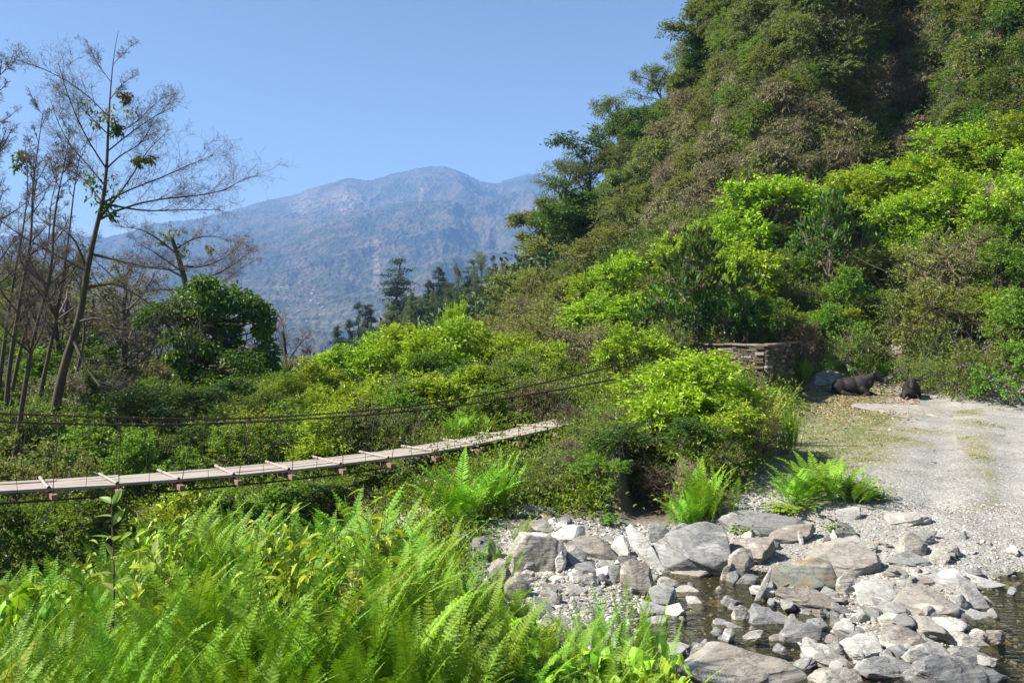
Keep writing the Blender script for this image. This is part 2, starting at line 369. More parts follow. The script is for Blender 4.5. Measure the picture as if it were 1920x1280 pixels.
def build_ground():
    cols = np.r_[np.linspace(-2500, -420, 30)[:-1], np.linspace(-420, 2350, 620), np.linspace(2350, 4500, 30)[1:]]
    ys = np.exp(np.linspace(math.log(.6), math.log(900), 760))
    PX, Y = np.meshgrid(cols, ys, indexing='ij')
    Z = zfun(PX, Y); X = (PX-960)/F*Y
    nc, nr = PX.shape
    i = np.arange(nc-1)[:, None]; j = np.arange(nr-1)[None, :]
    q = np.stack([i*nr+j, (i+1)*nr+j, (i+1)*nr+j+1, i*nr+j+1], -1).reshape(-1, 4)
    op = open_mask(PX, Y, zbase(PX, Y))
    py = py_of(zbase(PX, Y), Y)
    edge = fbm(np.stack([X*.5, Y*.5, 0*X], -1), 4)
    grass = op*np.clip(1-sstep(PX+edge*190, 1640, 1740), 0, 1)*sstep(Y, 13.5, 15.5)
    grass = np.maximum(grass, op*(Y > 12)*.8*sstep(edge, -.15, .1)*sstep(np.abs(PX-1842+(Y-14)*3), 42, 12)*(Y < 24))
    leafy = op*sstep(Y, 25, 27)*.0
    wet = op*(Y < 10.6)*sstep(Z, .05, -.03)
    zone = np.stack([op, grass, wet], -1).reshape(-1, 3)
    me = make_mesh('ground', np.stack([X, Y, Z], -1).reshape(-1, 3), [q], ground_material(), {'zone': zone}, True)
    o = obj('ground', me); tag(o, 'vegetated valley ground with a grey gravel track and stony stream bed', None, None, 'structure')

def build_water():
    m, t = nt('stream_water'); g = NG(t); co = g.coord()
    n = g.noise(5.5, 4, g.map(co, (1, 2.2, 1)), .6); n2 = g.noise(28, 3, co, .6)
    bmp = g.bump(g.math('ADD', n, g.math('MULTIPLY', n2, .25)), .55, .05)
    gl = g.n('ShaderNodeBsdfGlossy', Roughness=.04, Normal=bmp)
    tr = g.n('ShaderNodeBsdfTransparent', Color=(.66, .63, .47, 1))
    fr = g.n('ShaderNodeFresnel', IOR=1.33, Normal=bmp)
    mx = g.n('ShaderNodeMixShader', Fac=fr.outputs[0])
    t.links.new(tr.outputs[0], mx.inputs[1]); t.links.new(gl.outputs[0], mx.inputs[2])
    g.out(mx.outputs[0])
    cols = np.linspace(960, 2600, 60); ys = np.linspace(5.6, 10.9, 40)
    PX, Y = np.meshgrid(cols, ys, indexing='ij'); X = (PX-960)/F*Y
    Z = np.zeros_like(X); nc, nr = X.shape
    i = np.arange(nc-1)[:, None]; j = np.arange(nr-1)[None, :]
    q = np.stack([i*nr+j, (i+1)*nr+j, (i+1)*nr+j+1, i*nr+j+1], -1).reshape(-1, 4)
    o = obj('stream_water', make_mesh('stream_water', np.stack([X, Y, Z], -1).reshape(-1, 3), [q], m, None, True))
    tag(o, 'shallow clear brownish stream water between the boulders', None, None, 'structure')

# ------------------------------------------------------------------ far mountain
RIDGE = np.array([(-900, 520), (-300, 470), (0, 446), (120, 438), (200, 446), (250, 434), (300, 420), (380, 411), (440, 394), (500, 378), (560, 363),
                  (600, 349), (650, 336), (700, 340), (740, 327), (790, 317), (830, 313), (862, 320), (900, 339), (930, 345),
                  (985, 329), (1020, 330), (1100, 350), (1300, 400), (1700, 450), (2600, 500)], float)
MY0, MY1 = 900., 4600.
def mount_z(px, Y):
    s = np.clip((Y-1300)/(MY1-1300), 0, 1.2)
    ry = np.interp(px, RIDGE[:, 0], RIDGE[:, 1])
    top = EYE-(ry-HOR)/F*MY1
    x = (px-960)/F*Y
    base = -130.
    prof = np.where(s <= 1, s**1.15, 1-(s-1)*2.5)
    z = base+(top-base)*prof
    P = np.stack([x/900., Y/900., 0*x], -1)
    warp = np.stack([fbm(P*.7+3, 3), fbm(P*.7+9, 3), 0*x], -1)*.6
    rg = fbm(P+warp, 6, True)
    env = np.clip(s*3, .15, 1)*(1-sstep(s, .80, 1.0)*.88)
    return z+env*150*(rg-.35)+8*fbm(P*9, 4)+9*fbm(P*42, 2)+3*perlin(P*130)
def build_mountain():
    m, t = nt('mountain_forest'); g = NG(t); co = g.coord()
    a = g.noise(.0016, 8, co, .6); b = g.noise(.045, 5, co, .7); c3 = g.noise(.009, 6, co, .65)
    vo = g.n('ShaderNodeTexVoronoi', Vector=co, Scale=.06)
    c = g.mix(g.ramp(b, [(.35, (0, 0, 0)), (.65, (1, 1, 1))]), (.026, .038, .022), (.066, .072, .04))
    c = g.mix(g.ramp(c3, [(.45, (0, 0, 0)), (.6, (1, 1, 1))]), c, g.mix(b, (.07, .06, .04), (.16, .125, .085)))
    at = g.n('ShaderNodeAttribute', {'attribute_name': 'zone'})
    sep = g.n('ShaderNodeSeparateColor', Color=at.outputs['Color'])
    c = g.mix(g.math('MULTIPLY', sep.outputs[0], g.ramp(g.noise(.03, 6, co, .75), [(.42, (0, 0, 0)), (.6, (1, 1, 1))])), c, (.28, .21, .16))
    c = g.mix(g.math('MULTIPLY', g.math('MULTIPLY', sep.outputs[1], .45), g.ramp(g.noise(.02, 6, g.map(co, (.35, 1, 3)), .75), [(.46, (0, 0, 0)), (.6, (1, 1, 1))])), c, (.24, .20, .13))
    bmp = g.bump(g.math('ADD', vo.outputs['Distance'], g.math('MULTIPLY', b, 1.2)), 1.0, 9.0)
    p = g.n('ShaderNodeBsdfPrincipled', Base_Color=c, Roughness=1.0, Normal=bmp)
    p.inputs['Specular IOR Level'].default_value = 0
    g.out(p.outputs[0])
    cols = np.r_[np.linspace(-900, 150, 60)[:-1], np.linspace(150, 1150, 520), np.linspace(1150, 2600, 50)[1:]]
    ys = np.linspace(MY0, 5000, 420)
    PX, Y = np.meshgrid(cols, ys, indexing='ij'); X = (PX-960)/F*Y; Z = mount_z(PX, Y)
    py = py_of(Z, Y)
    def blob(cx, cy_, rx, ry): return np.exp(-(((PX-cx)/rx)**2+((py-cy_)/ry)**2))
    scar = np.clip(blob(565, 385, 22, 30)+blob(645, 385, 12, 22)+blob(655, 370, 30, 14)+blob(790, 362, 4, 22)+blob(706, 490, 9, 40)+blob(625, 380, 45, 16)*.8+blob(690, 460, 30, 16)*.6+blob(980, 410, 30, 14)*.7+blob(1005, 395, 20, 10), 0, 1)
    fld = np.clip(blob(560, 590, 110, 40)+blob(520, 545, 40, 25)+blob(830, 470, 40, 16)*.5+blob(640, 600, 60, 20)*.7, 0, 1)
    nc, nr = X.shape
    i = np.arange(nc-1)[:, None]; j = np.arange(nr-1)[None, :]
    q = np.stack([i*nr+j, (i+1)*nr+j, (i+1)*nr+j+1, i*nr+j+1], -1).reshape(-1, 4)
    me = make_mesh('mountain', np.stack([X, Y, Z], -1).reshape(-1, 3), [q], m, {'zone': np.stack([scar, fld, 0*scar], -1).reshape(-1, 3)}, True)
    o = obj('mountain', me); tag(o, 'hazy blue forested mountain ridge across the valley', None, None, 'structure')
def build_houses():
    wm, t = nt('house_whitewash'); g = NG(t); g.out(g.n('ShaderNodeBsdfPrincipled', Base_Color=(.4, .37, .33, 1), Roughness=.9).outputs[0])
    rm, t = nt('house_tin_roof'); g = NG(t); g.out(g.n('ShaderNodeBsdfPrincipled', Base_Color=(.42, .43, .46, 1), Roughness=.5).outputs[0])
    mb = MB(); box(mb, (0, 0, 2.6), (6.5, 0, 0), (0, 4, 0), (0, 0, 3.4)); wall = mb.mesh('wall', wm)
    mb = MB(); V = [(-7, -4.8, 5.8), (7, -4.8, 5.8), (7, 4.8, 5.8), (-7, 4.8, 5.8), (-7, 0, 8.4), (7, 0, 8.4)]
    mb.add(V, [[0, 1, 5, 4], [3, 4, 5, 2]]); mb.add(V, [[0, 4, 3], [1, 2, 5]]); roof = mb.mesh('roof', rm)
    r = np.random.default_rng(4); spots = [(528, 540), (585, 553), (590, 560), (583, 566), (596, 571), (604, 577), (575, 582), (610, 583), (560, 588), (545, 575), (620, 590), (600, 592), (588, 548), (632, 586), (538, 600), (575, 606)]
    YM = np.linspace(1300, 4300, 500)
    for k, (px, py) in enumerate(spots):
        z = mount_z(np.full_like(YM, px), YM); rz = EYE-(py-HOR)/F*YM
        h = np.where(z > rz)[0]
        if not len(h): continue
        Y = YM[h[0]]; s = Y/2600*r.uniform(.35, .6)
        o = empty('house', P3(px, py, Y), r.uniform(-.5, .5)); o.location.z = z[h[0]]-.5; o.scale = (s, s, s)
        if k == 0: tag(o, 'lone white hill house standing highest of the far valley houses', 'house', 'houses on the far mountainside')
        else: tag(o, 'tiny pale hill house in the scattered village low on the hazy mountain', 'house', 'houses on the far mountainside')
        obj('wall', wall, o); obj('roof', roof, o)

def build_haze():
    m, t = nt('haze_air'); g = NG(t)
    v = g.n('ShaderNodeVolumePrincipled'); v.inputs['Color'].default_value = (.28, .52, 1.0, 1)
    v.inputs['Density'].default_value = HAZE; v.inputs['Anisotropy'].default_value = 0.0
    t.links.new(v.outputs[0], g.n('ShaderNodeOutputMaterial').inputs[1])
    mb = MB(); x0, x1, y0, y1, z0, z1 = -14000, 14000, -60, 5100, -420, 965
    box(mb, ((x0+x1)/2, (y0+y1)/2, (z0+z1)/2), ((x1-x0)/2, 0, 0), (0, (y1-y0)/2, 0), (0, 0, (z1-z0)/2))
    o = obj('haze', mb.mesh('haze', m)); tag(o, 'thin blue haze filling the valley air', None, None, 'stuff')
HAZE = 1.85e-4
# ------------------------------------------------------------------ plant prototypes
def unit(r, n, upbias=0.0):
    d = norm(r.normal(size=(n, 3))); d[:, 2] += upbias; return norm(d)

def bush_proto(kind, seed, R=1.2, H=2.4, lobes=14, shoots=22, lps=14, ll=.085, lw=.045, lobe_r=.42, mat='lime', spiky=.3,
               shoot_len=.38, stem_n=10, base=0.0, flat=1.0, twigs=0, leafup=.7, droop=.15, hollow=.25, twigmat='twig'):
    """lobed crown of leafy shoots on stems; returns list of (part name, mesh)"""
    r = np.random.default_rng(seed)
    # lobe centres in a lumpy dome
    d = unit(r, lobes, .25); d[:, 2] = np.abs(d[:, 2])-.12 if kind == 'big' else np.maximum(d[:, 2], -.85)
    rad = r.uniform(hollow, 1.0, lobes)[:, None]**.6
    Cn = d*rad*np.array([R*.82, R*.82, (H-base)*.52])+np.array([0, 0, base+(H-base)*.45])
    Cn[:, 2] = np.clip(Cn[:, 2], base+.15, H)
    LR = R*lobe_r*r.uniform(.7, 1.25, lobes)
    mbL = MB()
    sd = unit(r, lobes*shoots, .25); ci = np.repeat(np.arange(lobes), shoots)
    S0 = Cn[ci]+sd*LR[ci][:, None]*r.uniform(.25, .8, len(ci))[:, None]*np.array([1, 1, flat])
    outd = norm(sd*.8+norm(S0-np.array([0, 0, H*.35]))*.5+np.array([0, 0, spiky])+r.normal(0, .25, (len(ci), 3)))
    SL = shoot_len*r.uniform(.5, 1.35, len(ci))
    k = np.tile(np.linspace(.1, 1, lps), len(ci)); si = np.repeat(np.arange(len(ci)), lps)
    bend = np.array([0, 0, -.25])*(k**2)[:, None]*SL[si][:, None]*(1-spiky)
    P = S0[si]+outd[si]*(k*SL[si])[:, None]+bend+r.normal(0, .018, (len(si), 3))
    side = unit(r, len(si)); D = norm(side-outd[si]*(side*outd[si]).sum(1, keepdims=True)*.7+outd[si]*.7+np.array([0, 0, -.05 if leafup > .3 else .6]))
    sz = r.uniform(.6, 1.15, len(si))*(1.15-.45*k)
    lobe_t = r.random(lobes)*.30; v = np.clip(.16+lobe_t[ci][si]+.30*r.random(len(si))+.28*k*r.random(len(ci))[si], 0, .84)
    hi = r.random(len(si)) > .94; v = np.where(hi, r.uniform(.85, 1, len(si)), v)
    leaves(mbL, P, D, ll*sz, lw*sz, r, a=v, up=leafup, droop=droop)
    mbS = MB()
    st = []; rr = []
    for q in range(stem_n):
        c = Cn[q % lobes]; b = np.array([r.normal(0, .10*R), r.normal(0, .10*R), -.15])
        mid = b*.5+c*.5+np.array([*(c[:2]*-.12), .1*H])+r.normal(0, .05, 3)
        st.append(resample([b, mid, c], 6)); rr.append(np.linspace(.028, .009, 6)*R)
    tubes(mbS, st, rr, 4, np.full(stem_n, .5))
    # thin shoot wood
    n2 = min(len(ci), 160); pick = r.choice(len(ci), n2, replace=False)
    P0 = Cn[ci[pick]]; P1 = S0[pick]; P2 = S0[pick]+outd[pick]*SL[pick][:, None]
    tubes(mbS, np.stack([P0, P1, P2], 1), np.tile([.009, .006, .003], (n2, 1))*R, 3)
    if twigs:
        cc = r.integers(0, lobes, twigs); d0 = unit(r, twigs, .5)
        A = Cn[cc]+d0*LR[cc][:, None]*.1; B = A+d0*LR[cc][:, None]*r.uniform(.7, 1.5, (twigs, 1)); Mi = (A+B)/2+r.normal(0, .05*R, (twigs, 3))
        B2 = B+r.normal(0, .12*R, (twigs, 3))
        tubes(mbS, np.stack([A, Mi, B, B2], 1), np.tile([.007, .0055, .004, .0025], (twigs, 1))*R*r.uniform(.6, 1.2, (twigs, 1)), 3)
    return [('foliage', mbL.mesh('foliage', M[mat])), ('stems', mbS.mesh('stems', M[twigmat]))]

def grow(out, r, p, d, L, rad, lv, maxlv, nch, spread=.8, curl=.18, up=.12, ratio=.55, n=6):
    """recursive branch growth; out[lv] gets (path, radii)"""
    pts = [np.array(p, float)]; dd = np.array(d, float)
    for i in range(n-1):
        dd = norm(dd+r.normal(0, curl, 3)+np.array([0, 0, up])); pts.append(pts[-1]+dd*L/(n-1))
    pts = np.array(pts); out.setdefault(lv, []).append((pts, np.linspace(rad, max(rad*.45, .0022), n)))
    if lv >= maxlv: return
    for _ in range(nch[lv]):
        t = r.uniform(.25, 1)*(n-1); i = min(int(t), n-2); f = t-i
        q = pts[i]*(1-f)+pts[i+1]*f; ax = norm(pts[i+1]-pts[i])
        s = norm(np.cross(ax, r.normal(size=3))); nd = norm(ax*(1-spread*.5)+s*spread)
        grow(out, r, q, nd, L*ratio*r.uniform(.6, 1.2)*(1.15-.35*t/(n-1)), max(rad*.5*(1-.4*t/(n-1)), .003), lv+1, maxlv, nch, spread, curl, up, ratio, n if lv < 1 else 5)
def grown_mesh(out, levels, name, mat, scale_r=1.0):
    mb = MB()
    for lv in levels:
        if lv not in out: continue
        by = {}
        for p, rr in out[lv]: by.setdefault(len(p), []).append((p, rr))
        for k, l in by.items():
            tubes(mb, np.array([p for p, _ in l]), np.array([q for _, q in l])*scale_r, 8 if lv == 0 else 5 if lv == 1 else 3)
    return mb.mesh(name, mat, True) if mb.n else None

def bare_tree_proto(seed, H=9, rad=.12, nch=(12, 7, 6, 0), mat='twig', lean=(0, 0), brown=0, up=.12):
    r = np.random.default_rng(seed); out = {}
    grow(out, r, (0, 0, -.3), norm(np.array([lean[0], lean[1], 1.])), H, rad, 0, 3, nch, .75, .06, up, .38, 8)
    parts = [('trunk', grown_mesh(out, [0], 'trunk', M['bark'])), ('crown', grown_mesh(out, [1, 2, 3], 'crown', M[mat]))]
    if brown:
        tips = np.concatenate([p[2:] for p, _ in out[3]]); k = r.choice(len(tips), min(brown, len(tips)), replace=False)
        mb = MB(); leaves(mb, tips[k], unit(r, len(k)), .16, .09, r); parts.append(('leaves', mb.mesh('leaves', M['brown'])))
    return parts

def leafy_tree_proto(seed, H=8, rad=.16, mat='dark', nl=10, ll=.16, lw=.09, nb=9, spread=.95, flat=.55, trunk_h=.35, per=26, sparse=1.0, bark='bark', cr=.9):
    """trunk with limbs, leaf clumps at the limb ends"""
    r = np.random.default_rng(seed); out = {}
    # trunk
    tp = resample([(0, 0, -.4), (r.normal(0, .2), r.normal(0, .2), H*trunk_h*.6), (r.normal(0, .5), r.normal(0, .5), H*.75)], 8)
    out[0] = [(tp, np.linspace(rad, rad*.35, 8))]
    for k in range(nb):
        t = r.uniform(trunk_h, 1.0)*7; i = min(int(t), 6); q = tp[i]+(tp[i+1]-tp[i])*(t-i)
        a = k*2.4+r.normal(0, .4); hgt = (t/7); L = H*spread*.42*(1.25-.7*hgt)*r.uniform(.75, 1.25)
        d = norm(np.array([math.cos(a), math.sin(a), .25+.8*hgt]))
        grow(out, r, q, d, L, rad*.42, 1, 3, (0, 6, 4, 0), .8, .15, .06, .5, 6)
    tips = np.concatenate([np.stack([p[-1], p[len(p)//2]]) for p, _ in out.get(3, [])+out[2]])
    tips = tips[r.random(len(tips)) < sparse]
    n = len(tips); mb = MB()
    cd = unit(r, n*per, .15); ci = np.repeat(np.arange(n), per)
    R0 = cr*H/16*r.uniform(.6, 1.2, n)
    P = tips[ci]+cd*(R0[ci]*r.uniform(.2, 1, len(ci)))[:, None]*np.array([1, 1, flat])
    v = np.clip(.1+.35*r.random(n)[ci]+.45*r.random(len(ci)), 0, .99)
    leaves(mb, P, norm(cd+unit(r, len(ci))*.8+np.array([0, 0, -.2])), ll*r.uniform(.6, 1.2, len(ci)), lw*r.uniform(.7, 1.2, len(ci)), r, a=v)
    return [('trunk', grown_mesh(out, [0], 'trunk', M[bark])), ('limbs', grown_mesh(out, [1, 2, 3], 'limbs', M[bark])), ('crown', mb.mesh('crown', M[mat]))]

def conifer_proto(seed, H=12, W=2.2, shape='cone', mat='conifer'):
    r = np.random.default_rng(seed); mb = MB(); ms = MB()
    tubes(ms, [resample([(0, 0, -1), (r.normal(0, .15), 0, H*.5), (r.normal(0, .2), 0, H)], 7)], [np.linspace(.26, .05, 7)], 6)
    nb = 46; t = np.sort(r.uniform(.2, 1, nb))
    prof = (1-t)**.7*1.1+.12 if shape == 'cone' else np.sin(np.clip((t-.15)/.85, 0, 1)*np.pi)**.6*.55+.15
    L = W*prof*r.uniform(.45, 1.25, nb); a = r.uniform(0, 2*np.pi, nb)
    A = np.stack([0*t, 0*t, t*H], 1); D = np.stack([np.cos(a), np.sin(a), .15+0*a], 1)
    B = A+D*L[:, None]; B[:, 2] -= L*.15; tubes(ms, np.stack([A, (A+B)/2+[0, 0, .1], B], 1), np.tile([.06, .04, .015], (nb, 1)), 3)
    per = 75; ci = np.repeat(np.arange(nb), per); k = r.uniform(.25, 1.1, len(ci))
    P = A[ci]+(B-A)[ci]*k[:, None]+r.normal(0, .28, (len(ci), 3))*np.array([1, 1, .7])
    leaves(mb, P, unit(r, len(ci), -.2), r.uniform(.18, .42, len(ci)), r.uniform(.1, .2, len(ci)), r, a=np.clip(r.random(nb)[ci]*.5+r.random(len(ci))*.5, 0, 1))
    return [('trunk', ms.mesh('trunk', M['bark'])), ('crown', mb.mesh('crown', M[mat]))]

# ---- ferns
def frond(mbs, r, base, az_, L, W, pairs=26, lod=2, lean=.5, curl=.9, a0=.3):
    """one fern frond: arched rachis with tapering pinnae, each cut into pinnules"""
    n = 12; t = np.linspace(0, 1, n)
    th = lean+curl*t**1.6*r.uniform(.7, 1.2)          # angle from vertical
    dirh = np.array([math.cos(az_), math.sin(az_), 0.]); step = L/(n-1)
    d = np.sin(th)[:, None]*dirh+np.cos(th)[:, None]*np.array([0, 0, 1.])
    side_bend = r.normal(0, .12); d = norm(d+np.outer(t**2, np.cross(dirh, [0, 0, 1.]))*side_bend)
    pts = base+np.r_[[np.zeros(3)], np.cumsum(d[:-1]*step, 0)]
    tubes(mbs, [pts], [np.linspace(.006, .0015, n)*(L/1.0)], 3, np.array([.75]))
    u = np.linspace(.16, .985, pairs)
    fi = u*(n-1); i0 = np.minimum(fi.astype(int), n-2); f = (fi-i0)[:, None]
    Pp = pts[i0]*(1-f)+pts[i0+1]*f; T = norm(d[i0]*(1-f)+d[i0+1]*f)
    Sd = norm(np.cross(T, np.cross(dirh, T)+1e-6)); Sd = norm(np.cross(T, norm(np.cross(T, np.array([0, 0, 1.])+dirh*.01)))) if False else norm(np.cross(T, np.array([0, 0, 1.])-dirh*.3))
    Nn = norm(np.cross(Sd, T))
    prof = np.clip(np.minimum((u-.10)/.22, 1)**.8*(1-(np.clip((u-.35)/.66, 0, 1))**1.5), .03, 1)
    PL = W*prof
    for sgn in (-1, 1):
        ang = math.radians(62)+r.normal(0, .05, pairs)
        Dp = norm(Sd*sgn*np.sin(ang)[:, None]+T*np.cos(ang)[:, None]+Nn*r.normal(.12, .10, (pairs, 1)))
        base_a = np.clip(a0+.25*u+r.normal(0, .07, pairs), 0, .95)
        if lod == 1:
            V = []; m = 4
            for j, (kk, ww) in enumerate([(0, .3), (.35, 1.), (.7, .7), (1, 0.05)]):
                c = Pp+Dp*(PL*kk)[:, None]-np.array([0, 0, 1])*(PL*.12*kk**2)[:, None]
                wv = T*(L/pairs*.30*ww)
                V += [c-wv, c+wv]
            V = np.stack(V, 1)  # pairs,8,3
            b = np.arange(pairs)[:, None]*8
            for j in range(3):
                pass
            q = np.concatenate([b+np.array([[0, 1, 3, 2]])+2*j for j in range(3)])
            mbs.add(V.reshape(-1, 3), q, np.repeat(base_a, 8))
        else:
            m = 13; k = (np.arange(m)+.5)/m
            Qp = Pp[:, None]+Dp[:, None]*(PL[:, None]*k)[..., None]-np.array([0, 0, 1.])*(PL[:, None]*.15*k**2)[..., None]
            perp = norm(np.cross(Dp, Nn)); sp = (PL/m)[:, None]
            # pinna midrib strip
            e = Pp+Dp*PL[:, None]-np.array([0, 0, 1])*(PL*.15)[:, None]
            V = np.stack([Pp-perp*L*.0035, Pp+perp*L*.0035, e], 1)
            mbs.add(V.reshape(-1, 3), np.arange(pairs*3).reshape(-1, 3), np.repeat(base_a, 3))
            for s2 in (-1, 1):
                ln = (L/pairs*.46)*np.sin(np.clip(1.08-k, 0, 1)*np.pi*.62)[None, :]*np.ones((pairs, 1))
                ln = np.minimum(ln, PL[:, None]*.5)
                pd = perp[:, None]*s2+Dp[:, None]*.45+Nn[:, None]*.1
                w = (sp*.30)[..., None]*Dp[:, None]
                tip = Qp+pd*ln[..., None]
                V = np.stack([Qp-w, Qp+w, tip+w*.25, tip-w*.05], 2).reshape(-1, 3)
                nq = pairs*m
                mbs.add(V, np.arange(nq*4).reshape(-1, 4), np.repeat(np.clip(base_a[:, None]+r.normal(0, .05, (pairs, m)), 0, .97).ravel(), 4))

def fern_proto(seed, nf=10, L=1.0, W=.17, lod=2, lean=.35, curl=.85, mat='fern', pairs=26, spread=.06, up=False):
    r = np.random.default_rng(seed); mb = MB()
    for k in range(nf):
        az_ = k*2.4+r.normal(0, .3)
        frond(mb, r, np.array([r.normal(0, spread), r.normal(0, spread), -.03]), az_, L*r.uniform(.65, 1.12), W*r.uniform(.8, 1.15),
              pairs, lod, lean*r.uniform(.4, 1.4), curl*r.uniform(.6, 1.2), a0=r.uniform(.15, .5))
    return mb.mesh('fern', M[mat])

def weed_proto(seed, kind='lobed', n=26, H=.5, size=.10, mat='green', spread=.3):
    """low broad-leaved herb: stalks with leaves (lobed or lance shaped)"""
    r = np.random.default_rng(seed); mb = MB(); ms = MB()
    for k in range(n):
        a = r.uniform(0, 6.28); rr = r.uniform(0, spread); h = H*r.uniform(.35, 1)
        b = np.array([math.cos(a)*rr*.4, math.sin(a)*rr*.4, 0]); e = np.array([math.cos(a)*rr*1.5, math.sin(a)*rr*1.5, h])
        pth = resample([b, (b+e)/2+[0, 0, h*.2], e], 4); tubes(ms, [pth], [[.004, .003, .003, .002]], 3)
        ts = [1.0] if kind == 'lobed' else [.5, .7, .85, 1.]
        for t in ts:
            c = pth[min(3, int(t*3))]; ps = r.uniform(0, 6.28); s = size*r.uniform(.6, 1.2)
            nrm = norm(np.array([r.normal(0, .45), r.normal(0, .45), 1])); x = norm(np.cross(nrm, [math.cos(ps), math.sin(ps), 0])); y = np.cross(nrm, x)
            if kind == 'lobed':
                an = np.linspace(0, 2*np.pi, 15, endpoint=False); rad = s*(.62+.38*np.abs(np.cos(an*2.5)))*np.where(np.abs(an-np.pi) < .3, .35, 1)
                V = c+x*(rad*np.cos(an))[:, None]*.9+y*(rad*np.sin(an))[:, None]-nrm*(rad**2/s*.25)[:, None]
                V = np.r_[[c+nrm*s*.03], V]; Fc = [[0, 1+i, 1+(i+1) % 15] for i in range(15)]
                mb.add(V, Fc, r.uniform(.3, .95))
            else:
                mb_leaf(mb, c, norm(x+[0, 0, .3]), s*1.6, s*.55, r)
    return [('leaves', mb.mesh('leaves', M[mat])), ('stalks', ms.mesh('stalks', M['stem']))]
def mb_leaf(mb, c, d, L, W, r, v=None, curve=.25, n=6):
    """one real-looking blade leaf with a folded midrib"""
    s = norm(np.cross(d, np.array([0, 0, 1.])+r.normal(0, .3, 3))); nn = np.cross(s, d); t = np.linspace(0, 1, n)
    w = np.sin(np.pi*t**.8)*W*.5; w[-1] = 0
    mid = c+d*(t*L)[:, None]-np.array([0, 0, 1])*(curve*L*t**2)[:, None]
    V = np.concatenate([mid, mid+s*w[:, None]+nn*(w*.35)[:, None], mid-s*w[:, None]+nn*(w*.35)[:, None]])
    i = np.arange(n-1); q = np.r_[np.stack([i, i+1, n+i+1, n+i], 1), np.stack([i+1, i, 2*n+i, 2*n+i+1], 1)]
    mb.add(V, q, r.uniform(.2, .9) if v is None else v)

